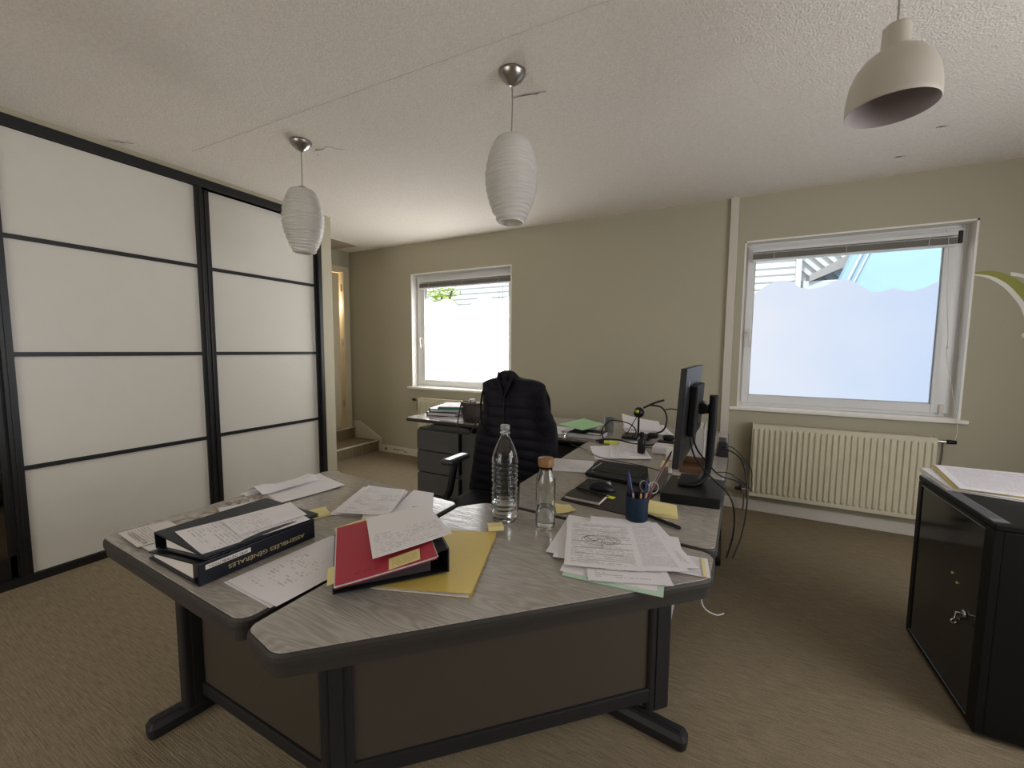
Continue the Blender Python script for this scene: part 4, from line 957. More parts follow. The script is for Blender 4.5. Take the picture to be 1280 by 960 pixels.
b = MB(); b.lathe([(.0008,.0088),(.0268,.0098),(.0298,.0158),(.0298,.072),(.0008,.072)], c1, 40); pbuild(b, 'water', M['water'], gb_)
b = MB(); b.lathe([(.0008,.196),(.0180,.196),(.0182,.209),(.0255,.2095),(.0262,.212),(.0262,.234),(.0255,.236),(.0008,.236)], c1, 32); pbuild(b, 'stopper', M['cork'], gb_)

# ------------------------------------------------------------------ pile of forms right
Z0 = ZT
def rs(lab, cx, cy, w, h, deg, z, mat, seed, name='printed_form', cat='paper', th=.0008, curl=.0003, group=None):
    return sheet(name, lab, cat, rect(cx, cy, w, h, deg), z, M[mat], group, th, curl, None, seed)
rs('pale green folder under the heap of forms, its corner over the desk edge', -.244, 1.149, .25, .315, 5, Z0+.003, 'pale_green', 40, 'green_folder', 'folder', .002, .0005)
rs('cream sheet lying directly on the green folder under the forms', -.258, 1.158, .245, .30, 5, Z0+.0042, 'paper', 41, 'page', th=.0015)
rs('blank page fanned out furthest left under the heap of forms', -.352, 1.228, .205, .29, 6, Z0+.0056, 'paper', 42, 'page')
rs('blank page second from the left edge of the heap of forms', -.336, 1.215, .205, .29, 11, Z0+.0068, 'paper', 43, 'page')
rs('printed page sticking out nearest the viewer under the heap of forms', -.239, 1.158, .21, .297, 21, Z0+.0080, 'letter', 44)
rs('page turned sideways at the right of the heap of forms', -.225, 1.214, .29, .21, 12, Z0+.0092, 'paper', 45, 'page')
rs('page fanned out at the far right of the heap of forms', -.20, 1.250, .21, .29, 30, Z0+.0104, 'form', 46)
rs('page showing its far edge behind the heap of forms', -.262, 1.262, .20, .28, 14, Z0+.0116, 'paper', 47, 'page')
rs('printed table page at the right of the stamped form atop the heap', -.219, 1.226, .21, .297, 25, Z0+.0128, 'table', 48)
tf = empty('printed_form', (-.31,1.19,Z0+.014), 'topmost form with round stamp on the heap right of the glass flask', 'paper')
sheet('sheet', None, None, rect(-.307,1.188,.21,.297,18), Z0+.0142, M['form'], par=tf, seed=49, curl=.0004)
mt = T(-.307,1.188,Z0+.0149,R(18))
b = MB()
for (y, x0, x1, w) in ((.115,-.05,.07,.0007),(.075,-.08,.09,.0008),(.04,-.085,.09,.0009),(.0,-.085,.09,.0007),(-.04,-.085,.09,.0009),(-.075,-.08,.06,.0007),(-.11,-.05,.08,.0009)):
    b.box(x0,x1,y-w,y+w,0,.0002,mt)
pbuild(b, 'ruled_lines', M['grey_card'], tf)
b = MB()
for (ex, ey, cx_, cy_) in ((.058,.034,0,.012),(.022,.018,-.028,.02),(.020,.016,.03,.016)):
    k = 40; pts = [(cx_+ex*cos(2*pi*i/k), cy_+ey*sin(2*pi*i/k)) for i in range(k)]; pi_ = [(cx_+(ex-.0012)*cos(2*pi*i/k), cy_+(ey-.0012)*sin(2*pi*i/k)) for i in range(k)]
    b.add([mt @ Vector((x,y,.0004)) for x,y in pts]+[mt @ Vector((x,y,.0004)) for x,y in pi_], [(i,(i+1)%k,k+(i+1)%k,k+i) for i in range(k)])
b.tube([mt @ Vector(p) for p in bez([(-.045,.03,.0006),(-.02,.005,.0006),(.0,.025,.0006),(.01,-.01,.0006),(.04,-.005,.0006),(.02,.035,.0006)],6)], .0005, 4)
b.tube([mt @ Vector(p) for p in bez([(.0,.0,.0006),(.005,-.03,.0006),(.0,-.045,.0006)],6)], .0005, 4)
pbuild(b, 'round_stamp', M['ink'], tf)
rs('pale printed slip with a yellow strip at the right corner of the desk', -.078, 1.195, .13, .108, 6, Z0+.003, 'table', 50, 'printed_slip', 'slip')
b = MB()
tagged = sheet('paper_strip', 'thin yellow strip lying along the printed slip at the desk corner', 'paper strip', rect(-.026,1.195,.008,.10,6), Z0+.0052, M['yellow_note'], seed=51)

# sticky notes and pen by the cup
sheet('sticky_note', 'curled yellow sticky note lying right of the glass flask', 'sticky note', [(-.553,1.438),(-.500,1.455),(-.455,1.40),(-.512,1.352)], [ZT+.004,ZT+.003,ZT+.010,ZT+.002], M['yellow_note'], curl=.003, seed=52)
note_block(-.178, 1.548, ZT+.001, .10, .085, .012, 8, 'thick yellow sticky pad with a lifted top note behind the pencil cup', 'yellow_note', True)
def pen(p0, p1, r, lab, mat, clip=True, name='pen', cap='black_plastic'):
    a = Vector(p0); c = Vector(p1); e = empty(name, a, lab, 'pen')
    d = (c-a).normalized(); b = MB()
    b.tube([a, a+d*.004, a+(c-a)*.72], [r*.6, r, r], 10); pbuild(b, 'barrel', M[mat], e)
    b = MB(); b.tube([a+(c-a)*.72, a+(c-a)*.74, c-d*.018], [r*1.02, r, r*.75], 10); b.tube([c-d*.018, c], [r*.7, r*.15], 10); pbuild(b, 'tip', M[cap], e)
    if clip:
        b = MB(); b.tube([a+d*.004+Vector((0,0,r*1.25)), a+d*.04+Vector((0,0,r*1.3))], r*.25, 6); pbuild(b, 'clip', M['chrome'], e)
    return e
pen((-.105,1.425,ZT+.0075), (-.245,1.50,ZT+.0075), .006, 'black pen lying on the desk just right of the pencil cup', 'black_plastic')

# ------------------------------------------------------------------ desk pad, phone, mouse, notebook
pad = empty('desk_pad', (-.38,1.7,ZT), 'dark grey marbled desk pad under the mouse and the notebook', 'desk pad')
rp = rpoly([(-.555,1.495),(-.272,1.462),(-.215,1.82),(-.535,1.805)], .012, 4)
b = MB(); b.loops([ring(rp,0,ZT+.0005), ring(rp,0,ZT+.003), ring(rp,-.001,ZT+.004)], False); pbuild(b, 'pad', M['felt'], pad)
nb = empty('notebook', (-.465,1.54,ZT+.004), 'small black notebook with pale page edges on the desk pad', 'notebook')
mq = T(-.466,1.548,ZT+.005,R(-4))
b = MB(); b.box(-.072,.072,-.047,.047,0,.002,mq); b.box(-.072,.072,-.047,.047,.012,.014,mq); pbuild(b, 'cover', M['phone'], nb, .001)
b = MB(); b.box(-.070,.0705,-.0455,.0455,.002,.012,mq); pbuild(b, 'pages', M['paper_warm'], nb)
pen((-.52,1.60,ZT+.026), (-.375,1.555,ZT+.025), .0045, 'slim black pen lying across the small black notebook', 'black_plastic', False)
b = MB(); b.box(-.020,.020,-.012,.012,0,.002,T(-.385,1.605,ZT+.0053,R(-10))); tag(b.build('sticky_tabs', M['neon']), 'tiny yellow sticky tab pad between the mouse and the black pen', 'sticky tabs')
ms = empty('computer_mouse', (-.44,1.69,ZT+.005), 'black computer mouse on the desk pad in front of the laptop', 'mouse')
b = MB(); mm_ = T(-.435,1.68,ZT+.0048,R(-72)); rings = []
for t_, hgt in ((0,.004),(.03,.018),(.12,.029),(.3,.036),(.5,.037),(.7,.031),(.88,.020),(.97,.010),(1,.004)):
    y = -.055+.11*t_; w = .031*sqrt(max(.03,1-(2*t_-1)**2*.92)); rings.append([mm_ @ Vector((w*cos(a_), y, max(0,hgt*sin(a_)) )) for a_ in [pi*k/12 for k in range(13)]])
b.loops(rings, True, True, True); pbuild(b, 'body', M['black_plastic'], ms)
b = MB(); b.lathe([(.001,-.004),(.010,-.004),(.010,.004),(.001,.004)], (0,0,0), 14, mm_ @ Matrix.Translation((0,.026,.027)) @ Matrix.Rotation(R(90),4,'Y')); pbuild(b, 'scroll_wheel', M['grey_card'], ms)
# keyboard / laptop base lying flat
lp = empty('laptop', (-.43,1.93,ZT), 'thin black laptop keyboard deck lying open between the mouse and the monitor', 'laptop')
rp = rpoly([(-.565,1.775),(-.318,1.775),(-.322,2.075),(-.552,2.09)], .012, 4)
rp = rpoly([(-.560,1.835),(-.262,1.79),(-.315,2.075),(-.565,2.09)], .012, 4)
b = MB(); b.loops([ring(rp,-.004,ZT+.005), ring(rp,0,ZT+.008), ring(rp,0,ZT+.018), ring(rp,-.002,ZT+.020)], False); pbuild(b, 'deck', M['black_matte'], lp)
ks = MB(); mk = T(-.425,1.965,ZT+.0200,R(-5))
for r_ in range(6):
    for c_ in range(14): 
        x = -.095+c_*.0158+(r_%2)*.003; y = -.075+r_*.0165
        ks.box(x-.0066,x+.0066,y-.007,y+.007,0,.0022,mk)
pbuild(ks, 'keys', M['black_plastic'], lp)
b = MB(); b.box(-.118,-.112,-.07,.06,0,.0008,mk); pbuild(b, 'trim_strip', M['grey_card'], lp)
b = MB(); b.box(-.010,.010,-.004,.004,0,.0008,T(-.530,1.865,ZT+.020,R(-30))); pbuild(b, 'badge', M['chrome'], lp)
sheet('note_sheet', 'white handwritten pad sheet left of the laptop at the inner desk edge', 'paper', [(-.795,2.055),(-.588,2.095),(-.555,1.89),(-.768,1.835)], ZT+.006, M['hand3'], th=.004, seed=60, curl=.001)
sheet('printed_page', 'printed page with text columns lying behind the laptop', 'paper', [(-.64,2.62),(-.46,2.70),(-.325,2.29),(-.53,2.20)], ZT+.0045, M['form'], seed=61, curl=.006)
sheet('page', 'white page under the printed text page behind the laptop', 'paper', [(-.715,2.44),(-.50,2.60),(-.40,2.31),(-.60,2.15)], ZT+.0022, M['paper'], seed=62, curl=.001)

# ------------------------------------------------------------------ pencil cup and its contents
cup = empty('pencil_cup', (-.245,1.435,ZT), 'dark blue textured pencil cup standing behind the heap of forms', 'pencil cup')
cc_ = (-.247,1.425,ZT+.001)
b = MB(); b.lathe([(.0008,0),(.028,0),(.0345,.006),(.0365,.014),(.0375,.093),(.0368,.095),(.0350,.093),(.0340,.014),(.0008,.008)], cc_, 36); pbuild(b, 'cup', M['blue_cup'], cup)
def stick(dx, dy, tx, ty, l, r, lab, mat, name, cat, tip=None):
    base = Vector((cc_[0]+dx, cc_[1]+dy, ZT+.012)); d = Vector((tx,ty,1)).normalized(); e = empty(name, base, lab, cat)
    b = MB(); b.tube([base, base+d*l*.9, base+d*l], [r, r, r*.8], 8); pbuild(b, 'barrel', M[mat], e)
    if tip: b = MB(); b.tube([base+d*l, base+d*(l+.014)], [r*.8, r*.2], 8); pbuild(b, 'tip', M[tip], e)
    return e
stick(-.004,.0,-.20,.10,.150,.0052,'dark blue ballpoint standing tallest at the left of the pencil cup','bluepen','pen','pen','bluepen')
stick(.006,-.012,.10,-.05,.098,.0036,'natural wood pencil in front of the others in the pencil cup','pencil','pencil','pencil','ink')
stick(-.008,-.016,-.02,-.08,.098,.0036,'natural wood pencil left of the front one in the pencil cup','pencil','pencil','pencil','ink')
stick(.016,-.006,.16,.0,.100,.0036,'natural wood pencil at the right side of the pencil cup','pencil','pencil','pencil','ink')
stick(-.015,.008,-.13,.16,.100,.005,'short black felt pen at the left rim of the pencil cup','black_plastic','pen','pen','black_plastic')
stick(-.006,.016,-.28,.05,.092,.005,'thick black marker leaning left in the pencil cup','black_plastic','marker','marker','black_plastic')
stick(.004,.016,.02,.12,.112,.0055,'black marker standing upright at the back of the pencil cup','black_plastic','marker','marker','black_plastic')
stick(-.0005,.004,.42,1.05,.29,.0045,'long burgundy stylus leaning far out of the pencil cup to the upper right','burgundy','stylus','stylus','black_plastic')
stick(-.018,-.006,-.10,-.02,.118,.0042,'slim black pen between the blue ballpoint and the cup rim','black_plastic','pen','pen','black_plastic')
stick(.014,.010,.10,.10,.128,.0045,'dark blue pen near the scissors in the pencil cup','bluepen','pen','pen','bluepen')
stick(.020,.004,.22,-.05,.104,.0045,'short burgundy pen at the right rim of the pencil cup','burgundy','pen','pen','burgundy')
sc = empty('scissors', (-.225,1.44,ZT+.1), 'scissors with clear loop handles standing in the pencil cup', 'scissors')
b = MB(); b.tube([(-.232,1.44,ZT+.012),(-.222,1.446,ZT+.102)], .003, 6); b.tube([(-.240,1.44,ZT+.012),(-.214,1.444,ZT+.102)], .003, 6); pbuild(b, 'blades', M['chrome'], sc)
for (cx, cz, a_) in ((-.228,.122,.2),(-.198,.122,-.3)):
    b = MB(); pts = [(cx+.015*cos(t)*cos(a_)-.02*sin(t)*sin(a_), 1.448, ZT+cz+.02*sin(t)*cos(a_)+.015*cos(t)*sin(a_)) for t in [2*pi*k/24 for k in range(25)]]
    b.tube(pts, .0020, 8, False); pbuild(b, 'handle_loop', M['frost_plastic'], sc)

# ------------------------------------------------------------------ monitor on its box
bx_ = empty('monitor_riser', (-.1,1.8,ZT), 'low flat black box under the monitor foot at the right desk edge', 'box')
b = MB(); rp = rpoly([(-.203,1.662),(.008,1.684),(.028,1.955),(-.190,1.93)], .006, 3)
b.loops([ring(rp,-.002,ZT+.001), ring(rp,0,ZT+.003), ring(rp,0,ZT+.037), ring(rp,-.002,ZT+.039)], False); pbuild(b, 'case', M['black_plastic'], bx_)
b = MB(); b.box(-.16,-.09,1.885,1.905,ZT+.0391,ZT+.0396); pbuild(b, 'label_strip', M['grille'], bx_)
b = MB(); b.box(-.245,-.213,1.76,2.16,ZT+.001,ZT+.012, T(0,0,0,0)); o = b.build('tablet', M['screen'], bevel=.003); tag(o, 'slim black tablet lying beside the monitor riser box', 'tablet')
mo = empty('monitor', (-.08,1.86,ZT+.04), 'black flat screen monitor seen edge-on from behind, on a curved stand', 'monitor')
# panel: thin slab leaning back, screen facing left
mp_ = Matrix.Translation((-.158,1.60,.885)) @ Matrix.Rotation(math.atan2(-.027,.54)*1.0+0.0,4,'Z') @ Matrix.Rotation(math.atan2(.018,.37),4,'Y')
b = MB(); b.box(0,.022,0,.545,0,.372,mp_); pbuild(b, 'panel', M['black_plastic'], mo, .003)
b = MB(); b.box(-.001,0,.008,.537,.012,.364,mp_); pbuild(b, 'screen', M['screen'], mo)
b = MB(); b.box(.022,.050,.14,.40,.10,.30,mp_); pbuild(b, 'rear_housing', M['black_matte'], mo, .006)
b = MB(); b.box(.0225,.0232,.075,.10,.30,.325,mp_); pbuild(b, 'badge', M['grille'], mo)
b = MB(); b.box(-.098,-.086,1.83,1.93,1.02,1.12); b.tube([(-.09,1.88,1.08),(-.03,1.89,1.08)], .02, 12); b.tube([(-.075,1.85,1.085),(-.075,1.93,1.085)], .024, 12); pbuild(b, 'tilt_joint', M['black_plastic'], mo, .002)
rings = []
for (x, z, w, d) in ((-.155,.7712,.005,.07),(-.14,.776,.006,.072),(-.10,.780,.009,.068),(-.075,.788,.012,.05),(-.055,.806,.014,.04),(-.045,.84,.014,.036),(-.040,.89,.014,.035),(-.036,1.0,.014,.035),(-.034,1.125,.014,.034),(-.034,1.135,.010,.028)):
    pass
b = MB(); path = [(-.150,.775),(-.112,.776),(-.082,.779),(-.062,.790),(-.049,.812),(-.042,.85),(-.038,.90),(-.035,1.0),(-.033,1.14)]
wid = [.085,.085,.07,.052,.04,.036,.034,.033,.032]; hlf = [.005,.006,.009,.012,.0145,.0155,.016,.016,.016]
for i, (x, z) in enumerate(path):
    x0, z0 = path[max(i-1,0)]; x1, z1 = path[min(i+1,len(path)-1)]; t = Vector((x1-x0,0,z1-z0)).normalized(); nn = Vector((t.z,0,-t.x)); c = Vector((x,1.865,z)); yv_ = Vector((0,1,0)); q = []
    for k in range(20):
        a_ = 2*pi*k/20; q.append(c+nn*hlf[i]*(abs(cos(a_))**.6)*(1 if cos(a_)>0 else -1)+yv_*wid[i]*(abs(sin(a_))**.6)*(1 if sin(a_)>0 else -1))
    rings.append(q)
b.loops(rings, True, True, True); pbuild(b, 'stand', M['black_matte'], mo)
for pts, nm in (([(-.115,1.83,.985),(-.105,1.80,.93),(-.08,1.78,.88),(-.02,1.76,.82),(.03,1.75,.78),(.055,1.75,.72),(.058,1.76,.62),(.04,1.80,.50)],'power_cable'), ([(-.110,1.86,.985),(-.09,1.85,.92),(-.05,1.84,.87),(.0,1.84,.82),(.06,1.90,.79),(.085,1.96,.76),(.07,2.0,.73)],'video_cable')):
    b = MB(); b.tube(bez(pts,8), .0035, 8); pbuild(b, nm, M['black_plastic'], mo)
b = MB(); b.box(-.172,-.16,1.625,1.632,.86,.90); pbuild(b, 'webcam_clip', M['white_trim'], mo, .001)
note_block(-.163, 1.604, .865, .012, .012, .018, 10, 'tiny yellow sticky tab hanging on the lower corner of the monitor') if False else None
sheet('sticky_note', 'yellow sticky tab on the desk between the laptop and the monitor', 'sticky note', [(-.27,2.27),(-.20,2.27),(-.20,2.17),(-.27,2.17)], [ZT+.012,ZT+.012,ZT+.003,ZT+.003], M['yellow_note'], seed=70)
def cable(pts, r, lab, name='cable', mat='black_plastic'):
    b = MB(); b.tube(bez(pts,8), r, 8); o = b.build(name, M[mat]); tag(o, lab, 'cable'); return o
cable([(-.02,2.35,ZT+.06),(.02,2.30,ZT+.10),(.09,2.25,ZT+.07),(.115,2.20,ZT-.02),(.12,2.15,.60),(.10,2.05,.50),(.068,1.98,.42)], .0035, 'black cable arching off the right desk edge and hanging lowest')
cable([(-.01,2.2,ZT+.005),(.04,2.18,ZT+.012),(.09,2.2,ZT-.02),(.135,2.25,.66),(.145,2.3,.645),(.15,2.4,.66),(.14,2.45,.72),(.06,2.6,.78),(.0,2.65,.76)], .0025, 'thin black cable looping beside the right desk edge')
cable([(-.02,1.30,.66),(-.03,1.285,.60),(-.02,1.28,.57),(.01,1.28,.56),(.03,1.29,.565)], .0018, 'thin white cable end dangling below the right corner of the desk', 'cable', 'led_white')
cable([(-.82,2.40,ZT+.006),(-.70,2.32,ZT+.007),(-.60,2.20,ZT+.008),(-.50,2.14,ZT+.014),(-.36,2.12,ZT+.010),(-.26,2.09,ZT+.006),(-.20,2.05,ZT+.006)], .0025, 'thin black cable crossing the desk behind the laptop')

# ------------------------------------------------------------------ things behind the monitor
bf = empty('magazine_file', (-.11,2.42,ZT), 'grey upright magazine file standing behind the monitor', 'magazine file')
b = MB(); b.box(-.158,-.078,2.32,2.325,ZT+.001,ZT+.195); b.box(-.158,-.155,2.32,2.57,ZT+.001,ZT+.195); b.box(-.081,-.078,2.32,2.57,ZT+.001,ZT+.195); b.box(-.158,-.078,2.565,2.57,ZT+.001,ZT+.195); b.box(-.158,-.078,2.32,2.57,ZT+.001,ZT+.005); pbuild(b, 'case', M['grey_card'], bf, .001)
b = MB(); b.box(-.150,-.086,2.33,2.56,ZT+.006,ZT+.188); pbuild(b, 'papers_inside', M['paper_warm'], bf)
ty = empty('wooden_tray', (-.11,2.2,ZT), 'low brown wooden tray behind the monitor riser', 'tray')
b = MB(); b.box(-.175,-.040,2.13,2.30,ZT+.001,ZT+.008); b.box(-.175,-.169,2.13,2.30,ZT+.008,ZT+.045); b.box(-.046,-.040,2.13,2.30,ZT+.008,ZT+.045); b.box(-.175,-.040,2.13,2.136,ZT+.008,ZT+.03); b.box(-.175,-.040,2.294,2.30,ZT+.008,ZT+.045); pbuild(b, 'tray', M['brown_tray'], ty, .0015)
b = MB(); b.box(-.26,-.185,2.32,2.40,ZT+.002,ZT+.075); tag(b.build('card_box', M['paper_warm'], bevel=.002), 'small white card box left of the grey magazine file', 'box')
b = MB(); b.box(-.02,.04,2.55,2.72,ZT+.001,ZT+.05); b.box(-.01,.03,2.56,2.70,ZT+.05,ZT+.085); tag(b.build('hub_box', M['dark_metal'], bevel=.004), 'dark grey adapter box at the right desk edge behind the monitor stand', 'adapter')
b = MB(); b.box(-.35,-.21,2.44,2.56,ZT+.001,ZT+.045); tag(b.build('tissue_pack', M['paper'], bevel=.01), 'soft white tissue pack left of the grey magazine file', 'tissues')

# black spray bottle
sp = empty('black_bottle', (-.40,2.38,ZT), 'small black spray bottle standing on the printed page', 'bottle')
b = MB(); b.lathe([(.0008,0),(.020,0),(.0225,.004),(.0225,.072),(.019,.082),(.0125,.088),(.0125,.094),(.0008,.094)], (-.40,2.385,ZT+.012), 24); pbuild(b, 'bottle_body', M['black_plastic'], sp)
b = MB(); b.lathe([(.0008,.0945),(.0135,.0945),(.0135,.112),(.010,.118),(.0008,.118)], (-.40,2.385,ZT+.012), 20); pbuild(b, 'cap', M['black_matte'], sp)

# webcam / headset stand
hs = empty('webcam', (-.50,2.84,ZT), 'black ball webcam on a thin post with a flat foot on the back desk', 'webcam')
b = MB(); rp = rpoly([(-.60,2.76),(-.42,2.76),(-.42,2.90),(-.60,2.90)], .03, 5); b.loops([ring(rp,0,ZT+.001), ring(rp,0,ZT+.012), ring(rp,-.006,ZT+.018)], False); pbuild(b, 'base', M['black_plastic'], hs)
b = MB(); b.tube([(-.50,2.84,ZT+.018),(-.50,2.84,.885)], .007, 8); b.tube([(-.575,2.82,ZT+.018),(-.515,2.84,.87)], .003, 6); pbuild(b, 'post', M['black_plastic'], hs)
b = MB(); b.lathe([(.036*sin(pi*k/14)+.0005, -.036*cos(pi*k/14)) for k in range(15)], (-.50,2.84,.905), 24); cam_ = pbuild(b, 'camera_ball', M['black_plastic'], hs)
b = MB(); b.lathe([(.0005,0),(.010,-.001),(.012,-.006),(.0005,-.006)], (0,0,0), 16, Matrix.Translation((-.505,2.802,.915)) @ Matrix.Rotation(R(90),4,'X')); o = b.build('lens', M['leaf']); o.parent = cam_
hd = empty('headset', (-.36,2.86,ZT), 'black headset leaning behind the ball webcam among its cables', 'headset')
b = MB(); b.tube(bez([(-.475,2.86,.935),(-.40,2.87,.975),(-.345,2.87,.995)],6), .007, 8); b.tube(bez([(-.44,2.87,.955),(-.36,2.87,.945),(-.325,2.87,.88),(-.34,2.86,.80),(-.40,2.84,.765)],8), .006, 8); pbuild(b, 'headband', M['black_plastic'], hd)
for (x,y,z) in ((-.40,2.80,.765),(-.30,2.78,.765)):
    b = MB(); b.lathe([(.001,-.014),(.03,-.014),(.036,-.006),(.036,.006),(.028,.014),(.001,.014)], (x,y,z), 20); pbuild(b, 'ear_cup', M['black_matte'], hd)
b = MB(); b.box(-.36,-.19,2.66,2.78,ZT+.001,ZT+.018); b.box(-.35,-.20,2.665,2.69,ZT+.018,ZT+.03); tag(b.build('charging_dock', M['black_plastic'], bevel=.004), 'flat black charging dock in front of the headset', 'dock')
cable([(-.34,2.88,.93),(-.27,2.88,.935),(-.20,2.85,.87),(-.18,2.8,.80),(-.22,2.75,.76)], .004, 'black cable arching from the headset down toward the magazine file')
cable([(-.69,2.66,ZT+.008),(-.70,2.66,.80),(-.66,2.68,.855),(-.60,2.70,.86),(-.53,2.74,.835),(-.50,2.76,.79),(-.52,2.74,.755)], .004, 'black cable standing in a loop left of the ball webcam')
cable([(-.72,2.60,ZT+.006),(-.66,2.66,ZT+.010),(-.58,2.66,ZT+.012),(-.50,2.62,ZT+.008),(-.40,2.62,ZT+.008),(-.36,2.68,ZT+.008)], .005, 'black cable lying on the desk in front of the ball webcam')
hl = empty('highlighter', (-.64,2.56,ZT), 'neon yellow highlighter with black cap lying on the back desk', 'highlighter')
b = MB(); b.tube([(-.655,2.553,ZT+.012),(-.57,2.545,ZT+.012)], .0105, 12); pbuild(b, 'barrel', M['neon'], hl)
b = MB(); b.tube([(-.69,2.556,ZT+.012),(-.656,2.553,ZT+.012)], .0112, 12); pbuild(b, 'cap', M['black_plastic'], hl)
# glassy cup, papers, book, green folder
wc = empty('plastic_cup', (-.70,2.95,ZT), 'translucent white plastic cup among the papers on the back desk', 'cup')
b = MB(); b.lathe([(.0008,0),(.028,0),(.038,.105),(.0365,.105),(.0265,.003),(.0008,.003)], (-.72,2.93,ZT+.003), 28); pbuild(b, 'cup_body', M['frost_plastic'], wc)
sheet('paper_heap', 'white paper pile behind the ball webcam, topmost sheet', 'paper', [(-.70,3.24),(-.42,3.22),(-.36,2.96),(-.62,2.97)], [ZT+.09,ZT+.055,ZT+.03,ZT+.03], M['paper'], th=.0015, curl=.008, seed=80)
sheet('paper_heap', 'lower white sheet of the pile behind the ball webcam', 'paper', [(-.66,3.10),(-.38,3.16),(-.28,2.94),(-.60,2.90)], [ZT+.02,ZT+.045,ZT+.02,ZT+.022], M['letter'], th=.0015, curl=.004, seed=81)
sheet('page', 'white page to the left of the plastic cup on the back desk', 'paper', [(-.60,2.94),(-.44,2.98),(-.42,2.92),(-.60,2.90)], [ZT+.022]*4, M['paper'], seed=83)
bk = empty('thick_book', (-.84,2.70,ZT), 'thick grey paperback lying under the green folder on the back desk', 'book')
mbk = T(-.80,2.72,ZT+.001,R(-2))
b = MB(); b.box(-.13,.10,-.085,.085,0,.0015,mbk); b.box(-.13,.10,-.085,.085,.030,.0315,mbk); b.box(-.132,-.130,-.085,.085,0,.0315,mbk); pbuild(b, 'cover', M['dark_metal'], bk)
b = MB(); b.box(-.130,.098,-.083,.083,.0016,.0298,mbk); pbuild(b, 'pages', M['paper'], bk)
sheet('white_card', 'small white card lying on the grey paperback', 'card', rect(-.755,2.665,.09,.04,-8), ZT+.0345, M['paper'], seed=84)
sheet('document_stack', 'stack of white documents directly under the green folder', 'papers', [(-.98,3.08),(-.80,3.0),(-.77,2.80),(-.97,2.82)], [ZT+.05,ZT+.052,ZT+.05,ZT+.048], M['paper'], th=.014, seed=85)
sheet('green_folder', 'light green paper folder tilted on the document stack of the back desk', 'folder', [(-.955,3.08),(-.745,2.89),(-.825,2.63),(-1.04,2.76)], [ZT+.062,ZT+.064,ZT+.058,ZT+.060], M['green_card'], th=.002, seed=86)
sheet('page', 'white page lying right beside the vest on the back desk', 'paper', [(-1.13,2.95),(-.99,2.95),(-.90,2.68),(-1.08,2.68)], ZT+.004, M['letter'], seed=87)
b = MB(); b.lathe([(.0008,0),(.011,0),(.014,.008),(.007,.014),(.006,.022),(.016,.034),(.0145,.034),(.0008,.020)], (-.965,2.652,ZT+.001), 20); tag(b.build('small_glass', M['glass']), 'tiny clear glass figure at the front edge of the back desk', 'glass')

# ------------------------------------------------------------------ binders on the far desk
def flat_binder(x, y, z, deg, lab, vinyl, t=.032):
    e = empty('ring_binder', (x, y, z), lab, 'binder'); m = T(x, y, z, R(deg))
    b = MB(); b.box(-.14,.14,-.15,.15,0,.003,m); b.box(-.14,.14,-.15,.15,t-.003,t,m); b.box(-.143,-.139,-.15,.15,0,t,m); pbuild(b, 'cover', M[vinyl], e, .001)
    b = MB(); b.box(-.135,.132,-.142,.140,.0035,t-.006,m); pbuild(b, 'page_block', M['paper'], e)
flat_binder(-2.23, 3.06, ZT+.001, 10, 'black binder at the bottom of the stack on the far desk', 'black_vinyl')
flat_binder(-2.215, 3.07, ZT+.034, 14, 'black binder second from the bottom of the stack on the far desk', 'black_vinyl')
e = empty('green_binder', (-2.16,3.05,ZT+.067), 'dark green folder with white papers on top of the far desk stack', 'binder'); m = T(-2.14,3.05,ZT+.067,R(24))
b = MB(); b.box(-.13,.13,-.16,.16,0,.022,m); pbuild(b, 'cover', M['dgreen'], e, .002)
b = MB(); b.box(-.122,.122,-.15,.15,.0222,.0255,m); pbuild(b, 'top_sheets', M['paper'], e)
sheet('magazine', 'pale printed magazine lying flat on the far desk left of the handbag', 'magazine', [(-2.12,2.93),(-1.91,2.90),(-1.90,2.74),(-2.16,2.76)], ZT+.004, M['table'], th=.002, seed=90)
sheet('page', 'plain page lying at the left corner of the far desk', 'paper', [(-2.38,2.93),(-2.20,2.92),(-2.20,2.76),(-2.40,2.78)], ZT+.003, M['paper'], seed=91) if False else None

# ------------------------------------------------------------------ black network cabinet
cb = empty('black_cabinet', (1.12,2.15,0), 'low black steel cabinet with smoked glass door at the right edge', 'cabinet')
mc = T(.815,2.50,0,R(0)) @ Matrix.Rotation(0,4,'Z')
# local: +x into the cabinet, -y toward the viewer
b = MB(); b.box(.022,.60,-.60,0,.02,.738,mc); pbuild(b, 'body', M['rack_black'], cb, .004)
b = MB(); b.box(.0,.602,-.605,.004,.74,.762,mc); pbuild(b, 'top_plate', M['rack_black'], cb, .004)
b = MB(); b.box(.0,.022,-.035,0,.02,.738,mc); b.box(.0,.022,-.60,-.545,.02,.738,mc); b.box(.0,.022,-.545,-.035,.02,.045,mc); b.box(.0,.022,-.545,-.035,.725,.738,mc); pbuild(b, 'door_frame', M['rack_black'], cb, .002)
b = MB(); b.box(.004,.016,-.545,-.035,.045,.725,mc); dr_ = pbuild(b, 'glass_door', M['rack_glass'], cb)
for z_ in (.723,.041):
    b = MB(); b.box(-.002,.002,-.545,-.035,z_,z_+.003,mc); pbuild(b, 'edge_trim', M['grille'], cb)
b = MB(); b.lathe([(.0005,-.0),(.012,0),(.012,.008),(.006,.010),(.0005,.010)], (0,0,0), 16, mc @ Matrix.Translation((.004,-.475,.375)) @ Matrix.Rotation(R(-90),4,'Y')); lk = pbuild(b, 'lock', M['chrome'], cb)
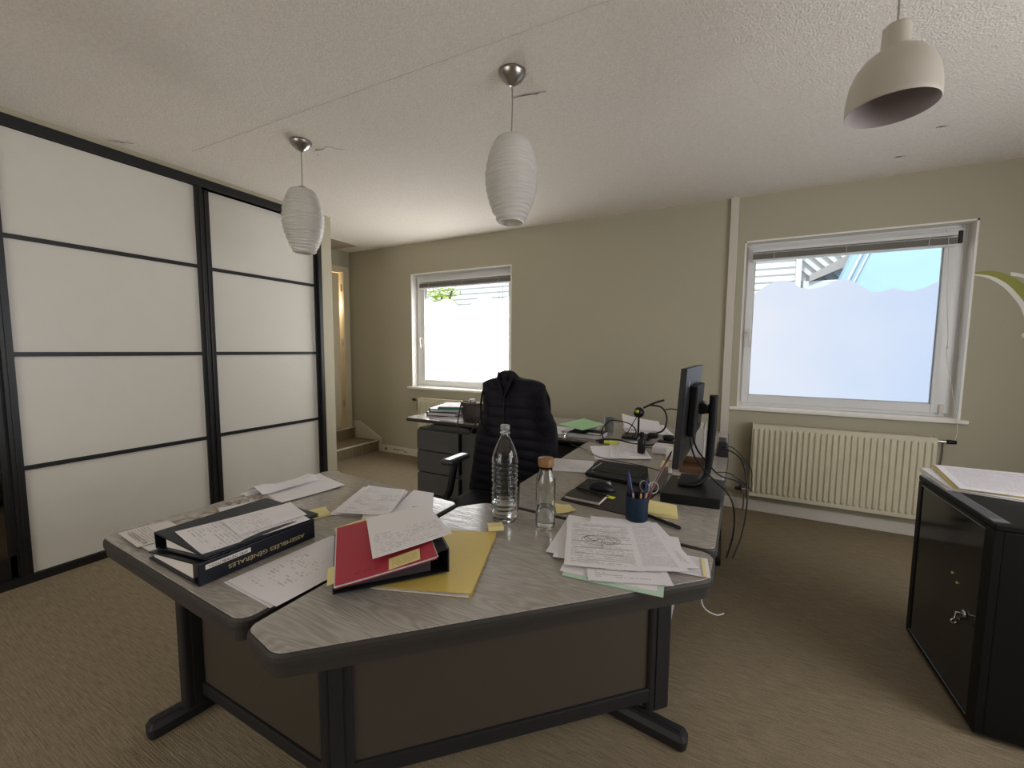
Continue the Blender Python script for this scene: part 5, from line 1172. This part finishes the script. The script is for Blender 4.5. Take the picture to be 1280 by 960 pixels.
b = MB(); b.tube([mc @ Vector(p) for p in ((-.006,-.475,.375),(-.022,-.475,.375),(-.026,-.478,.352))], .0028, 6); b.lathe([(.004,-.001),(.011,-.001),(.011,.001),(.004,.001),(.004,-.001)], (0,0,0), 14, mc @ Matrix.Translation((-.026,-.478,.340)) @ Matrix.Rotation(R(90),4,'X')); 
b.tube([mc @ Vector(p) for p in ((-.004,-.50,.372),(-.03,-.515,.372))], .006, 8); pbuild(b, 'key', M['chrome'], cb)
# vent strip along the front of the top
b = MB(); b.box(.004,.044,-.58,-.545,.762,.7632,mc); b.box(.004,.044,-.04,-.01,.762,.7632,mc)
b.box(.004,.007,-.545,-.04,.762,.7632,mc); b.box(.041,.044,-.545,-.04,.762,.7636,mc)
for k in range(5): b.box(.010+k*.0065,.0135+k*.0065,-.545,-.04,.762,.7632,mc)
pbuild(b, 'vent_strip', M['grille'], cb)
for (u, v) in ((.06,-.06),(.54,-.06),(.06,-.54),(.54,-.54)):
    b = MB(); b.lathe([(.0005,0),(.02,0),(.02,.02),(.0005,.02)], mc @ Vector((u,v,0)), 16); pbuild(b, 'foot', M['black_plastic'], cb)
b = MB()
for (y, z) in ((-.36,.475),(-.40,.455)): b.box(-.0005,.0035,y-.003,y+.003,z-.003,z+.003,mc)
pbuild(b, 'indicator_light', M['yellow_note'], cb)
# papers on it
sheet('card_folder', 'pink folder at the bottom of the paper heap on the black cabinet', 'folder', [(.842,2.60),(1.25,2.64),(1.10,2.20),(.825,2.27)], .7665, M['paper_warm'], th=.003, seed=95)
sheet('document', 'grey blue document under the yellow folder on the black cabinet', 'papers', [(.852,2.61),(1.26,2.66),(1.10,2.21),(.835,2.265)], .774, M['letter'], th=.005, seed=96)
sheet('yellow_folder', 'yellow folder just under the top document on the black cabinet', 'folder', [(.905,2.66),(1.27,2.68),(1.12,2.235),(.84,2.25)], .7795, M['yellow_card'], th=.002, seed=97)
sheet('document', 'topmost white printed document of the heap on the black cabinet', 'papers', [(.915,2.655),(1.29,2.66),(1.14,2.235),(.85,2.24)], [.785,.785,.784,.786], M['table'], th=.004, curl=.001, seed=98)

# ------------------------------------------------------------------ light
wd = bpy.data.worlds.new('World'); scene.world = wd; wd.use_nodes = True
bgn = wd.node_tree.nodes['Background']; bgn.inputs[0].default_value = (.80,.90,1,1); bgn.inputs[1].default_value = 1.1
sun = bpy.data.lights.new('sun', 'SUN'); sun.energy = 2.4; sun.angle = R(2); sun.color = (1,.95,.86)
so = bpy.data.objects.new('sun', sun); COL.objects.link(so); so.rotation_euler = (R(38), 0, R(-12))

# ------------------------------------------------------------------ camera
f, yaw, pitch, roll = 515.3429, .4759, .0831, .0076
F = Vector((-sin(yaw)*cos(pitch), cos(yaw)*cos(pitch), -sin(pitch))); Rr = Vector((cos(yaw), sin(yaw), 0)); U = Rr.cross(F)
R2 = Rr*cos(roll)+U*sin(roll); U2 = -Rr*sin(roll)+U*cos(roll)
cam = bpy.data.cameras.new('camera'); cam.sensor_width = 36; cam.lens = f/1280*36; cam.clip_start = .02; cam.clip_end = 200
co = bpy.data.objects.new('camera', cam); COL.objects.link(co)
mt_ = Matrix((R2, U2, -F)).transposed().to_4x4(); mt_.translation = (0,0,1.32); co.matrix_world = mt_
scene.camera = co
scene.view_settings.view_transform = 'Standard'; scene.view_settings.look = 'None'
scene.view_settings.exposure = 0.5; scene.view_settings.gamma = 1; scene.view_settings.use_curve_mapping = False
scene.cycles.max_bounces = 12; scene.cycles.transparent_max_bounces = 16; scene.cycles.transmission_bounces = 12; scene.cycles.diffuse_bounces = 6
scene.cycles.use_denoising = True
